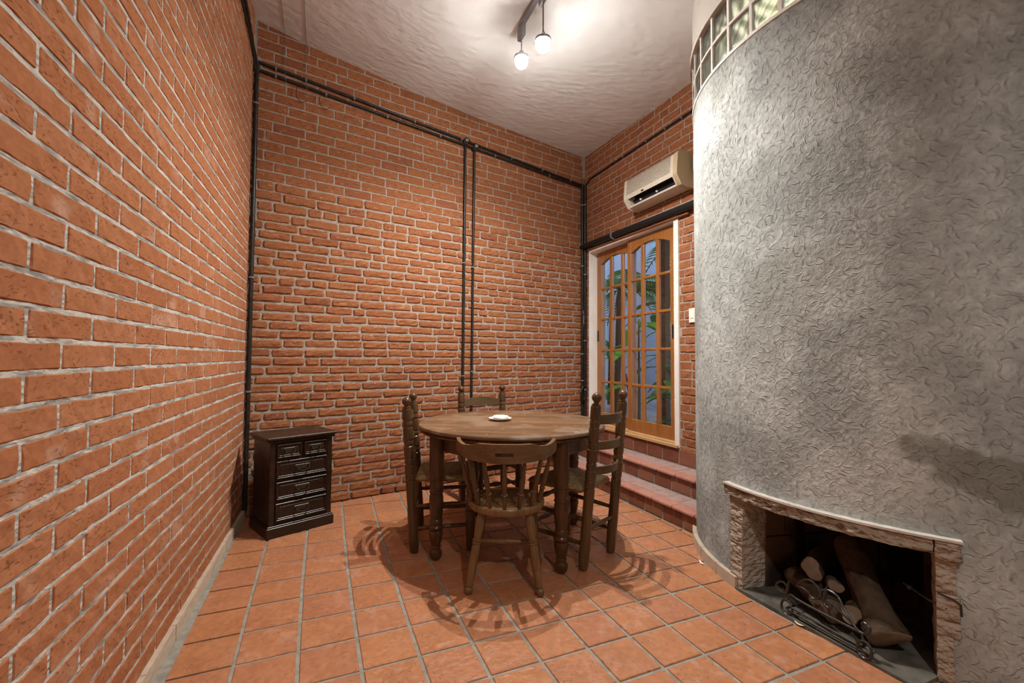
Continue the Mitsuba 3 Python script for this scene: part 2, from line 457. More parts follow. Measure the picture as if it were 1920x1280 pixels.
def lay(wall, F, flip, bricks, mat, seed0, limit=300):
    """bricks: list of (v, f); the largest in the photograph are parts, the others one part of the wall"""
    made = []
    for k, (v, f) in enumerate(bricks):
        P = F(v)
        if flip:
            f = f[:, ::-1]
        c = P.mean(0)
        L = np.ptp(v[:, 0])
        r = np.random.RandomState(seed0 + k)
        uv = np.tile(r.uniform(0, 1, 2), (len(P), 1))
        made.append((size_px(c, L), P, f, uv))
    made.sort(key=lambda a: -a[0])
    for s, P, f, uv in made[:limit]:
        put('brick', trimesh.Trimesh(P, f, process=False), mat, wall, uv=uv)
    rest = made[limit:]
    if rest:
        off = np.cumsum([0] + [len(a[1]) for a in rest])
        m = trimesh.Trimesh(np.vstack([a[1] for a in rest]), np.vstack([a[2] + o for a, o in zip(rest, off)]), process=False)
        put('brickwork', m, mat, wall, uv=np.vstack([a[3] for a in rest]), kind='stuff')


def slab(O, D, N, u0, u1, v0, v1, w0, w1):
    F = wall_frame(O, D, N)
    m = box(u0, u1, v0, v1, w0, w1)
    m.vertices = F(m.vertices)
    m.fix_normals()
    return m


# ---- left wall: regular running bond
LEFT_END = 5.9
wl = struct('wall_left', slab(COR_L, D_LEFT, N_LEFT, -0.25, LEFT_END, -0.1, 3.95, -0.25, -0.0012), 'mat_mortar_left')
bl, k = [], 0
for row in range(0, 54):
    z0 = 0.053 + 0.0708 * row
    z1 = z0 + 0.0708
    j0 = (0.715 + 1.642) % 0.275 if row % 2 == 1 else (0.715 + 1.776) % 0.275
    u = j0 - 0.275
    while u < 4.3:
        a, b = max(u, 0.012), u + 0.275
        top = min(z1, float(ceil_z(-0.25, 0.715 - u)) + 0.02)
        if b - a > 0.04 and top - z0 > 0.03:
            k += 1
            r = np.random.RandomState(k)
            g = 0.0058
            bl.append(brick(a + g + r.uniform(-.001, .001), b - g + r.uniform(-.001, .001), z0 + g, top - g, 0.0011, 0.0017, 0.003, 0.0018, k, jag=True))
        u += 0.275
lay(wl, F_LEFT, True, bl, 'mat_brick_left', 1000)

# ---- back wall: hand-laid bricks of mixed length
wb = struct('wall_back', slab(COR_L, D_BACK, N_BACK, -0.25, LEN_BACK + 0.25, -0.1, 3.95, -0.25, -0.0085), 'mat_mortar_back')
bb, z, row = [], 0.0, 0
while z < 3.7:
    h = 0.0675 if z < 2.15 else 0.0765
    rough = z < 2.45
    r = np.random.RandomState(500 + row)
    u = -r.uniform(0, 0.2)
    while u < LEN_BACK:
        L = r.choice([0.235, 0.215, 0.115, 0.155], p=[0.30, 0.34, 0.22, 0.14]) if rough else 0.225
        L = L + r.uniform(-0.012, 0.012)
        a, b = max(u, 0.012), min(u + L, LEN_BACK - 0.012)
        xm = COR_L[0] + D_BACK[0] * (a + b) / 2
        top = min(z + h, float(ceil_z(xm, COR_L[1] + D_BACK[1] * (a + b) / 2)) + 0.02)
        if b - a > 0.035 and top - z > 0.03:
            k += 1
            g = 0.0065 if rough else 0.0060
            wav = 0.006 * math.sin(u * 4.1 + row * 1.7) * (1 if rough else 0.3)
            j = 0.0032 if rough else 0.0016
            pr = r.uniform(-0.003, 0.004) if rough else -0.0050
            if row == 0:
                pr += 0.02
            bb.append(brick(a + g, b - g, z + g + wav * 0.5, top - g + wav * 0.5 + r.uniform(-.002, .001), pr, j, 0.0085 if rough else 0.003, 0.007 if rough else 0.002, k, 0.025))
        u += L
    z += h
    row += 1
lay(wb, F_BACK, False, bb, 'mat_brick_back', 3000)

# ---- right wall with the garden door
OP0, OP1, OPZ0, OPZ1 = 0.104, 1.482, 0.40, 2.372         # opening: u from the corner, z
R_END = 1.93
wr = struct('wall_right', join([slab(COR_R, D_RIGHT, N_RIGHT, a, b, c, d, -0.22, -0.008) for a, b, c, d in
            ((-0.25, OP0, -0.1, 3.95), (OP1, R_END, -0.1, 3.95), (OP0, OP1, OPZ1, 3.95), (OP0, OP1, -0.1, OPZ0),
             (4.0, 6.7, -0.1, 3.95))]), 'mat_mortar_back')
br, row, z = [], 0, 0.36
while z < 3.6:
    r = np.random.RandomState(900 + row)
    u = -0.225 * (row % 2) * 0.5 - 0.06 + r.uniform(-.02, .02)
    while u < R_END:
        L = 0.225 + r.uniform(-0.012, 0.012)
        if r.rand() < 0.12:
            L = 0.115
        a, b = max(u, 0.012), min(u + L, R_END)
        top = min(z + 0.07, float(ceil_z(3.03, COR_R[1] - u)) + 0.02)
        for a, b in ([(a, b)] if z + 0.07 < OPZ0 + .02 or z > OPZ1 - 0.02 else [(a, min(b, OP0)), (max(a, OP1), b)]):
            if b - a > 0.03 and top - z > 0.03:
                k += 1
                rough = u > OP1 and z < 2.3
                br.append(brick(a + .006, b - .006, z + .006, top - .006, 0.0 if rough else -0.005, 0.003 if rough else 0.0018, 0.006 if rough else 0.003, 0.004 if rough else 0.002, k))
        u += L
    z += 0.07
    row += 1
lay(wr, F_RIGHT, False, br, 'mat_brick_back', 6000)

# ---- far end of the room behind the camera, and the ceiling
struct('wall_rear', box(-0.6, 3.4, -5.45, -5.2, -0.1, 3.95), 'mat_white_wall')
xs, ys = np.arange(-0.7, 4.61, 0.06), np.arange(-5.5, 1.75, 0.06)
gx, gy = np.meshgrid(xs, ys, indexing='ij')
gz = ceil_z(gx, gy)
CX, CY, CR = 3.328, -1.574, 1.1225
inside = np.hypot(gx - CX, gy - CY) < 1.03         # added unseen ceiling opening, lets the sky light the glass blocks from behind
I = np.arange(gx.size).reshape(gx.shape)
q = np.stack([I[:-1, :-1], I[:-1, 1:], I[1:, 1:], I[1:, :-1]], -1).reshape(-1, 4)
hole = np.stack([inside[:-1, :-1], inside[:-1, 1:], inside[1:, 1:], inside[1:, :-1]], -1).reshape(-1, 4).all(1)
q = q[~hole]
low = np.stack([gx, gy, gz], -1).reshape(-1, 3)
hi = low + [0, 0, 0.2]
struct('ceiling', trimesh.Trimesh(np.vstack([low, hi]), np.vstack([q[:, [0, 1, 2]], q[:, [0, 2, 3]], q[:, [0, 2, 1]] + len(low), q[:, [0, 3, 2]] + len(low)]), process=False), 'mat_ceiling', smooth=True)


# ---- floor: grout bed and every tile
def tile_xy(c, r):
    cc, rr = np.clip(c, -2.0, 11.5), np.clip(r, -4.0, 10.0)
    x = -0.02457 + 0.22674 * cc - 0.00074 * rr - 0.00116 * cc * rr - 0.00114 * cc * cc + 0.00048 * rr * rr
    y = 0.04342 - 0.00286 * cc - 0.22276 * rr + 0.00082 * cc * rr - 0.00026 * cc * cc + 0.00075 * rr * rr
    return np.array([x + 0.21 * (c - cc), y - 0.212 * (r - rr)])


def tile_mesh(C, z, g, h=0.006, bev=0.0025, sub=0.0):
    """C: 4 corners (ccw), grout half gap g"""
    C = np.asarray(C, float)
    m = C.mean(0)

    def inset(d):
        out = []
        for i in range(4):
            a, b, c = C[i - 1], C[i], C[(i + 1) % 4]
            e1, e2 = (b - a) / np.linalg.norm(b - a), (c - b) / np.linalg.norm(c - b)
            n1, n2 = np.array([-e1[1], e1[0]]), np.array([-e2[1], e2[0]])
            out.append(b + (n1 + n2) * d / (1 + n1 @ n2))
        return np.array(out)
    a, b = inset(g), inset(g + bev)
    lift = lambda q, zz: np.c_[q, np.full(4, zz)]
    return loft([lift(a, z - h - 0.004), lift(a, z - bev), lift(b, z)], cap=True)


FLOOR = Polygon([(-0.30, -5.2), (-0.213, 0.70), (2.555, 1.27), (2.555, -0.40), (2.555, -5.2)])
fl = struct('floor', box(-0.6, 3.4, -5.5, 1.6, -0.12, -0.0055), 'mat_grout')
tiles, far_tiles = [], []
PIL = Point(CX, CY).buffer(CR + 0.02, 64)
ROOM = Polygon([(-0.262, -5.2), (-0.212, 0.72), (2.545, 1.25), (2.545, -5.2)]).difference(PIL)
for r in range(-6, 24):
    for c in range(-2, 13):
        C = [tile_xy(c, r + 1), tile_xy(c + 1, r + 1), tile_xy(c + 1, r), tile_xy(c, r)]
        P = Polygon(C)
        rs = np.random.RandomState(8000 + 40 * r + c + 999)
        if not P.intersects(ROOM):
            continue
        if P.within(ROOM):
            m = tile_mesh(C, 0.0 + rs.uniform(-.0012, .0008), 0.0074 + rs.uniform(-.001, .001))
        else:
            cut = P.buffer(-0.0062, join_style=2).intersection(ROOM.buffer(-0.004))
            cut = max(cut.geoms, key=lambda a: a.area) if hasattr(cut, 'geoms') else cut
            if cut.is_empty or cut.area < 0.0006:
                continue
            m = trimesh.creation.extrude_polygon(cut.simplify(0.001), 0.009)
            m.apply_translation((0, 0, -0.009))
        uv = np.tile(rs.uniform(0, 1, 2), (len(m.vertices), 1))
        s = size_px(m.vertices.mean(0), 0.2)
        tiles.append((s, m, uv))
tiles.sort(key=lambda a: -a[0])
nvis = min(290, sum(1 for a in tiles if a[0] > 0))
for s, m, uv in tiles[:nvis]:
    put('tile', m, 'mat_tile', fl, uv=uv)
if tiles[nvis:]:
    put('tiling', join([a[1] for a in tiles[nvis:]]), 'mat_tile', fl, uv=np.vstack([a[2] for a in tiles[nvis:]]), kind='stuff')

# ---- baseboard along the left wall, piece by piece
bs = None
u = 0.02
while u < 4.4:
    L = 0.30 + RNG.uniform(-.02, .02)
    m = slab(COR_L, D_LEFT, N_LEFT, u + 0.0015, u + L - 0.0015, -0.004, 0.060, -0.012, 0.020 + RNG.uniform(-.001, .001))
    if bs is None:
        bs = 'baseboard_left'
        USED[bs] = 0
        labels[bs] = {'kind': 'structure'}
    put('piece', m, 'mat_base', bs)
    u += L


# ---- the curved plaster wall with its band of glass blocks
def arc_block(t0, t1, r0, r1, z0, z1, nt=2, nz=2):
    """block between two angles (degrees), radii and heights, about the curved wall's axis"""
    t = np.radians(np.linspace(t0, t1, nt + 1))
    zz = np.linspace(z0, z1, nz + 1)
    rings = []
    outer = np.array([[(CX + r1 * math.cos(a), CY + r1 * math.sin(a), z) for z in zz] for a in t])
    inner = np.array([[(CX + r0 * math.cos(a), CY + r0 * math.sin(a), z) for z in zz] for a in t])
    rings = [np.vstack([outer[i], inner[i][::-1]]) for i in range(len(t))]
    return loft(rings, cap=True)


def arc_cut(poly_caps):
    pass


SILL_Z, RIM_Z = 2.762, 3.092
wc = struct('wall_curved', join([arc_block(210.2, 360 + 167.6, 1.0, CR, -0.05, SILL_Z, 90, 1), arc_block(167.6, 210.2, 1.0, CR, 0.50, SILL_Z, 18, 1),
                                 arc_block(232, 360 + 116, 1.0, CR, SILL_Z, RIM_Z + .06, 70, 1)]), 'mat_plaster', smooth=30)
put('upper_band', arc_block(0, 360, 1.05, CR + 0.001, RIM_Z + 0.035, 3.85, 120, 1), 'mat_upper_plaster', wc, smooth=30)
put('bounce_lining', arc_block(232, 360 + 116, 0.985, 0.999, 1.2, 3.85, 70, 1), 'mat_bounce_lining', wc, smooth=30)  # added unseen pale lining, brightens the glass blocks from behind
put('rim', arc_block(110, 238, 1.04, CR + 0.016, RIM_Z, RIM_Z + 0.035, 60, 1), 'mat_upper_plaster', wc, smooth=30)
put('glass_block_sill', arc_block(112, 236, 1.07, CR + 0.006, SILL_Z, SILL_Z + 0.016, 60, 1), 'mat_white', wc, smooth=30)
put('joint_row', arc_block(112, 236, 1.082, CR + 0.001, 2.928, 2.942, 60, 1), 'mat_white', wc, smooth=30)
ang = 159.5 - 48
joint_th = []
while ang < 236:
    put('joint', arc_block(ang - 0.42, ang + 0.42, 1.082, CR + 0.002, SILL_Z + 0.014, RIM_Z + .002, 2, 1), 'mat_white', wc, smooth=30)
    joint_th.append(ang)
    ang += 8
for a in joint_th[:-1]:
    for z0, z1 in ((SILL_Z + 0.016, 2.928), (2.942, RIM_Z)):
        n = 12
        tt = np.radians(np.linspace(a + 0.42, a + 7.58, n))
        zz = np.linspace(z0, z1, n)
        A, Z = np.meshgrid(tt, zz, indexing='ij')
        wav = np.sin((A * 1.12 * 70 + Z * 38) + 2.5 * np.sin(Z * 21 + A * 9) + a) * 0.0035
        edge = np.minimum(np.minimum(np.arange(n)[:, None], np.arange(n)[::-1][:, None]), np.minimum(np.arange(n)[None], np.arange(n)[::-1][None]))
        Ro = CR - 0.006 + np.where(edge > 0, wav, -0.006)
        Ri = 1.090 + np.where(edge > 0, wav[::-1] * 0.7, 0)
        S = lambda R: np.stack([CX + R * np.cos(A), CY + R * np.sin(A), Z], -1)
        o, i_ = S(Ro), S(Ri)
        mo, mi_ = grid_mesh(o), grid_mesh(i_)
        idx = np.arange(n * n).reshape(n, n)
        lp = np.r_[idx[:, 0], idx[-1, 1:], idx[-2::-1, -1], idx[0, -2:0:-1]]
        ln = np.roll(lp, -1)
        side = np.vstack([np.stack([lp, lp + n * n, ln + n * n], -1), np.stack([lp, ln + n * n, ln], -1)])
        V = np.vstack([mo.vertices, mi_.vertices])
        Fc = np.vstack([mo.faces, mi_.faces[:, ::-1] + n * n, side])
        m = trimesh.Trimesh(V, Fc, process=False)
        if m.volume < 0:
            m.invert()
        put('glass_block', m, 'mat_glass_block', wc, smooth=35)
# skirting of the curved wall
USED['baseboard_curved'] = 0
labels['baseboard_curved'] = {'kind': 'structure'}
for a, b in ((118, 129), (129.2, 140), (140.2, 151), (151.2, 161), (161.2, 169.2)):
    put('piece', arc_block(a, b, CR - 0.02, CR + 0.024, -0.004, 0.058, 6, 1), 'mat_base', 'baseboard_curved', smooth=30)


def roughen(m, amt, f, seed, sub=0.03):
    v, fc = trimesh.remesh.subdivide_to_size(m.vertices, m.faces, sub)
    m = trimesh.Trimesh(v, fc, process=True)
    n = m.vertex_normals
    m.vertices = m.vertices + n * ((pnoise(m.vertices, f, seed) - 0.5) * 2 * amt)[:, None]
    return m


# ------------------------------------------------------------------ fireplace
fp = thing('fireplace', 'low open fireplace with a rough stone lintel set into the curved grey wall', 'fireplace')


def stone(name, m, seed, amt=0.008, pale=0.0, parent=None):
    m = roughen(m, amt, 22, seed, 0.022)
    return put(name, m, 'mat_stone', parent or fp, smooth=40, uv=np.tile([(seed * 0.37) % 1, pale], (len(m.vertices), 1)))


stone('lintel', arc_block(165.6, 208.2, 0.99, CR + 0.028, 0.455, 0.508, 60, 3), 1, 0.011, 0.0)
stone('lintel', arc_block(208.3, 211.9, 0.99, CR + 0.028, 0.440, 0.506, 4, 2), 2, 0.009, 0.05)
put('mantel_shelf', roughen(arc_block(165.5, 212.0, CR - 0.01, CR + 0.034, 0.507, 0.5155, 40, 1), 0.0015, 30, 5, 0.03), 'mat_white_stone', fp, smooth=30)
for z0, z1, t1, sd in ((0.0, 0.215, 171.0, 3), (0.217, 0.325, 171.2, 4), (0.327, 0.455, 171.4, 5)):
    stone('jamb_stone', arc_block(166.9, t1, 0.99, CR + 0.010, z0, z1, 4, 2), sd, 0.005, 0.45)
for z0, z1, t1, sd in ((0.0, 0.165, 210.6, 6), (0.168, 0.315, 211.6, 7), (0.318, 0.445, 211.2, 8)):
    stone('jamb_stone', arc_block(208.35, t1, 0.99, CR + 0.010, z0, z1, 4, 2), sd, 0.005, 0.35)


def pol(t, r):
    return np.array([CX + r * math.cos(math.radians(t)), CY + r * math.sin(math.radians(t))])


# firebox: large fire bricks on both cheeks and the back
FBACK = 2.80
pl, prr = pol(171.3, 1.0), pol(208.4, 1.0)
put('firebox_shell', join([box(FBACK + .012, FBACK + .09, prr[1] - .12, pl[1] + .12, -0.02, 0.52), box(FBACK - .3, FBACK + .05, pl[1] - .05, pl[1] + .10, -0.02, 0.52), box(FBACK - .3, FBACK + .05, prr[1] - .10, prr[1] + .05, -0.02, 0.52)]), 'mat_firebrick', fp, uv=np.tile([0.3, 0.8], (24, 1)), kind='stuff')
put('hearth', join([box(2.20, FBACK + .05, prr[1] - 0.06, pl[1] + 0.06, -0.05, 0.012)]), 'mat_hearth', fp)
ft = trimesh.creation.extrude_polygon(Polygon([(2.2, prr[1] - 0.10), (FBACK + .1, prr[1] - 0.10), (FBACK + .1, pl[1] + 0.10), (2.2, pl[1] + 0.10)]).intersection(Point(CX, CY).buffer(1.01, 64)), 0.09)
ft.apply_translation((0, 0, 0.468))
put('firebox_top', ft, 'mat_firebrick', fp, uv=np.tile([0.5, 0.6], (len(ft.vertices), 1)))
lend, rend = np.array([FBACK, pl[1] - 0.10]), np.array([FBACK, prr[1] + 0.10])


def panel_wall(a, b, ncol, splits, dark, seed):
    a, b = np.asarray(a), np.asarray(b)
    d = (b - a) / np.linalg.norm(b - a)
    n = np.array([-d[1], d[0]])
    L = np.linalg.norm(b - a)
    rows = [0.0] + splits + [0.52]
    for i in range(len(rows) - 1):
        for c in range(ncol):
            off = 0.5 * (i % 2) / ncol
            u0, u1 = max(0, c / ncol - off) * L, min(1, (c + 1) / ncol - off + (off if c == ncol - 1 else 0)) * L
            m = cbox(u0 + .003, u1 - .003, -0.05, RNG.uniform(-.003, .003), rows[i] + .003, rows[i + 1] - .003, 0.004)
            m.vertices = np.c_[a + m.vertices[:, 0:1] * d - m.vertices[:, 1:2] * n, m.vertices[:, 2]]
            m.fix_normals()
            put('firebrick', m, 'mat_firebrick', fp, uv=np.tile([RNG.rand(), dark * RNG.rand()], (len(m.vertices), 1)))


panel_wall(pl + [-0.0, -0.002], lend, 2, [0.26], 0.3, 0)
panel_wall(lend, rend, 4, [0.13, 0.26, 0.39], 0.6, 1)
panel_wall(rend, prr + [0, 0.002], 2, [0.26], 0.6, 2)
e0 = np.array([2.375, -2.165, 0.268])
put('damper_rod', join([tube(spline([(2.362, -2.150, 0.262), (2.345, -2.110, 0.266), (2.36, -2.04, 0.275), (2.38, -1.99, 0.28)], 14), 0.0035, 7),
                        turned((2.366, -2.02, 0.277), (2.370, -2.008, 0.278), [(0, .004), (.2, .009), (.8, .009), (1, .004)]),
                        trimesh.creation.icosphere(2, 0.010).apply_translation((2.352, -2.130, 0.263))]), 'mat_iron', fp, smooth=40)
put('iron_bracket', tube([(*pol(208.6, CR + .014), 0.316), (*pol(210.9, CR + .014), 0.300), (*pol(211.6, CR + .014), 0.290), (*pol(211.7, CR + .014), 0.25)], 0.0032, 6), 'mat_iron', fp, smooth=40)


# logs
def log(name, p0, p1, r0, r1, label, seed, cat='log'):
    t = thing('log', label, cat, 'logs in the fireplace')
    n, k = 18, 9
    p0, p1 = np.array(p0), np.array(p1)
    u, w, d = frame_of(p1 - p0)
    a = np.linspace(0, 2 * np.pi, n, endpoint=False)
    rs = np.random.RandomState(seed)
    lump = 1 + 0.13 * np.sin(2 * a + rs.rand() * 6) + 0.08 * np.sin(3 * a + rs.rand() * 6) + 0.05 * np.sin(5 * a + rs.rand() * 6)
    rings = []
    for i in range(k):
        f = i / (k - 1)
        r = (r0 + (r1 - r0) * f) * lump * (1 + 0.08 * np.sin(f * 9 + a * 2 + seed) + 0.05 * np.sin(f * 17 - a * 3 + seed))
        rings.append(p0 + (p1 - p0) * f + 0.010 * math.sin(f * 5 + seed) * u + np.cos(a)[:, None] * u * r[:, None] + np.sin(a)[:, None] * w * r[:, None])
    put('bark', loft(rings, cap=False), 'mat_bark', t, smooth=60)
    for ring, dd in ((rings[0], -d), (rings[-1], d)):
        c = ring.mean(0)
        caps = loft([ring, c + (ring - c) * 0.9 + dd * 0.004, c + (ring - c) * 0.4 + dd * 0.006], cap=True)
        put('cut_end', caps, 'mat_log_end', t, smooth=30)
    return t


log('log', (2.50, -1.70, 0.315), (2.300, -1.975, 0.080), 0.046, 0.060, 'thick barked log leaning diagonally over the others in the fireplace', 1)
log('log', (2.310, -1.675, 0.205), (2.52, -1.58, 0.190), 0.042, 0.040, 'round log with its sawn end facing out at the top of the pile', 2)
log('log', (2.318, -1.772, 0.180), (2.46, -1.66, 0.120), 0.026, 0.028, 'thin short log wedged under the thick leaning one', 3)
log('log', (2.42, -1.53, 0.110), (2.300, -1.770, 0.070), 0.050, 0.054, 'dark log lying low across the hearth behind the iron scrolls', 4)
log('log', (2.285, -1.855, 0.120), (2.42, -1.80, 0.060), 0.036, 0.040, 'split log with a pale broken face in front of the thick leaning one', 5)

# iron fender with scrolls
A0, DF = np.array([2.193, -1.621]), np.array([-0.0204, -0.9998])
fg = thing('fire_fender', 'wrought iron fender with scrollwork standing in front of the logs', 'fender')


def fe(pts, r=0.004, n=30, lean=0.10):
    P = spline([(A0[0] + DF[0] * s + lean * z + 0.015, A0[1] + DF[1] * s, z) for s, z in pts], n)
    return tube(P, r * 1.2, 7)


put('scroll', fe([(0.046, 0.096), (0.01, 0.100), (-0.025, 0.096), (-0.05, 0.110), (-0.036, 0.133), (-0.010, 0.137), (0.004, 0.120), (-0.008, 0.104), (-0.022, 0.110)]), 'mat_iron', fg, smooth=40)
put('rail', fe([(0.046, 0.096), (0.17, 0.093), (0.28, 0.095), (0.318, 0.096)], 0.0045), 'mat_iron', fg, smooth=40)
put('rail', join([fe([(0.02, 0.050), (0.17, 0.046), (0.305, 0.045)], 0.004), fe([(0.02, 0.032), (0.17, 0.030), (0.305, 0.030)], 0.0035)]), 'mat_iron', fg, smooth=40)
put('scroll', fe([(0.046, 0.150), (0.072, 0.186), (0.104, 0.200), (0.132, 0.190), (0.147, 0.168), (0.139, 0.142), (0.120, 0.133), (0.104, 0.142), (0.106, 0.156)]), 'mat_iron', fg, smooth=40)
put('scroll', fe([(0.172, 0.152), (0.190, 0.150), (0.196, 0.136), (0.180, 0.126), (0.160, 0.142), (0.151, 0.165), (0.159, 0.185), (0.197, 0.195), (0.222, 0.185), (0.240, 0.159), (0.263, 0.134), (0.286, 0.108), (0.318, 0.096)], n=50), 'mat_iron', fg, smooth=40)
put('scroll', fe([(0.312, 0.094), (0.333, 0.108), (0.338, 0.128), (0.322, 0.138), (0.310, 0.128)]), 'mat_iron', fg, smooth=40)
put('link', join([fe([(0.046, 0.150), (0.09, 0.150), (0.104, 0.144)], 0.0035), fe([(0.190, 0.150), (0.23, 0.135), (0.286, 0.108)], 0.0035)]), 'mat_iron', fg, smooth=40)
for s0, sg in ((0.005, -1), (0.322, 1)):
    put('ring_foot', join([fe([(s0 + 0.026 * math.sin(t), 0.040 + 0.030 * math.cos(t)) for t in np.linspace(0, 2 * np.pi, 13)], 0.0045, 36),
                           fe([(s0, 0.070), (s0 - sg * 0.008, 0.085), (s0 - sg * 0.012, 0.097)], 0.004)]), 'mat_iron', fg, smooth=40)
for q0, q1 in (((2.212, -1.625, 0.098), (2.222, -1.632, 0.165)), ((2.215, -1.785, 0.14), (2.228, -1.795, 0.215))):
    put('leaf_ornament', turned(q0, q1, [(0, .003), (.5, .008), (1, .001)], 6), 'mat_iron', fg, smooth=40)
for i, s in enumerate((-0.01, 0.33)):
    put('log_bar', rod((2.205, -1.63 if i == 0 else -1.93, 0.04), (2.40, -1.64 if i == 0 else -1.92, 0.05), 0.005, 8), 'mat_iron', fg, smooth=40)


def scrap(key, x, y, z, L, W, ang, label, cat, mat='mat_leaf_litter'):
    n = 6
    s = np.linspace(-1, 1, n)
    up = [(L * t, W * (1 - t * t) ** 0.5, 0.004 + 0.006 * t * t) for t in s]
    dn = [(L * t, -W * (1 - t * t) ** 0.5 * 0.8, 0.003 + 0.008 * t * t) for t in s[::-1]]
    ring = np.array(up + dn[1:-1])
    m = loft([ring, ring - [0, 0, 0.0012]], cap=True)
    key = put(key, moved(m, x, y, z, ang), mat, None, True)
    labels[key] = {'label': label, 'category': cat}


scrap('dry_leaf', 2.222, -1.640, 0.0, 0.030, 0.010, 1.9, 'curled yellow dry leaf on the floor in front of the fender', 'leaf')
scrap('dry_leaf', 2.200, -1.690, 0.0, 0.024, 0.008, 1.5, 'smaller dry leaf beside the iron fender foot', 'leaf')
scrap('paper_scrap', 2.262, -1.085, 0.0, 0.030, 0.007, 1.2, 'little white paper scrap on the tiles at the curved skirting', 'paper', 'mat_plastic_white')

# ------------------------------------------------------------------ steps to the door
st = thing('tiled_steps', 'three low terracotta tiled steps leading up to the wooden garden door', 'steps')
STEPS = [(2.554, 2.800, 0.132), (2.790, 3.040, 0.272)]
ytop = lambda x: COR_L[1] + D_BACK[1] / D_BACK[0] * (x - COR_L[0]) - 0.004
yend = lambda x: CY + math.sqrt(max(CR ** 2 - (x - CX) ** 2, 0)) - 0.01
cores = []
for i, (x0, x1, z) in enumerate(STEPS):
    cores.append(trimesh.creation.extrude_polygon(Polygon([(x0, yend(x0) - .3), (3.035, yend(3.035) - .3), (3.035, ytop(3.03)), (x0, ytop(x0))]).difference(Point(CX, CY).buffer(CR - 0.003, 64)), z - 0.006 + (0.02 if i == 0 else 0.02)))
    cores[-1].apply_translation((0, 0, -0.02))
cores.append(trimesh.creation.extrude_polygon(Polygon([(3.03, -0.45), (3.10, -0.45), (3.10, ytop(3.03)), (3.03, ytop(3.03))]), 0.405))
put('core', join(cores), 'mat_grout', st)
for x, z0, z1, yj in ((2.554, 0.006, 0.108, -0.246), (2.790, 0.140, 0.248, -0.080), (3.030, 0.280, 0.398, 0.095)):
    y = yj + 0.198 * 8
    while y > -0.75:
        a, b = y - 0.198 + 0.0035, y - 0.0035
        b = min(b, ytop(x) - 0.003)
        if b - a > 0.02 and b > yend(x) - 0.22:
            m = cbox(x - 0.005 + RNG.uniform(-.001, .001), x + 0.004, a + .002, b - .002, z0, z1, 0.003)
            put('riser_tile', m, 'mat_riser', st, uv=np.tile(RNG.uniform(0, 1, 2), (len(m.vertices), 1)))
        y -= 0.198
for x0, x1, z in STEPS:
    y = 1.30
    while y > -0.85:
        L = 0.205 + RNG.uniform(-.004, .004)
        a, b = y - L + .003, min(y - .003, ytop(x0) - .003)
        if b - a > 0.02 and b > yend(x0 + .2) - 0.25:
            m = cbox(x0 - 0.026, x0 + 0.075, a, b, z - 0.022, z + RNG.uniform(-.001, .001), 0.006)
            put('nosing_tile', m, 'mat_nosing', st, uv=np.tile(RNG.uniform(0, 1, 2), (len(m.vertices), 1)))
        y -= L
    y = 1.36
    while y > -0.85:
        L = 0.165 + RNG.uniform(-.03, .03)
        a, b = y - L + .003, min(y - .003, ytop(x0 + .1) - .003)
        if b - a > 0.02 and b > yend(x0 + .2) - 0.25:
            m = cbox(x0 + 0.081, x1 - 0.016, a, b, z - 0.02, z - 0.001 + RNG.uniform(-.001, .001), 0.003)
            put('tread_tile', m, 'mat_tread', st, uv=np.tile(RNG.uniform(0, 1, 2), (len(m.vertices), 1)))
        y -= L

# ------------------------------------------------------------------ door
USED['trim_1'] = 0
labels['trim_1'] = {'kind': 'structure'}
YL, YR = 1.371 - OP0, 1.371 - OP1
put('jamb', cbox(3.026, 3.20, YL - 0.022, YL, 0.41, OPZ1, .003), 'mat_white', 'trim_1')
put('jamb', cbox(3.024, 3.20, YR - 0.002, YR + 0.052, 0.41, OPZ1 - 0.03, .003), 'mat_white', 'trim_1')
put('head', cbox(3.024, 3.20, YR + 0.002, YL - 0.002, OPZ1 - 0.036, OPZ1 + 0.004, .003), 'mat_white', 'trim_1')
put('sill', cbox(3.006, 3.21, YR + 0.004, YL - 0.002, 0.405, 0.432, .004), 'mat_sill', 'trim_1')
put('threshold', cbox(3.035, 3.20, YR + 0.01, YL - 0.024, 0.430, 0.446, .003), 'mat_sill', 'trim_1')


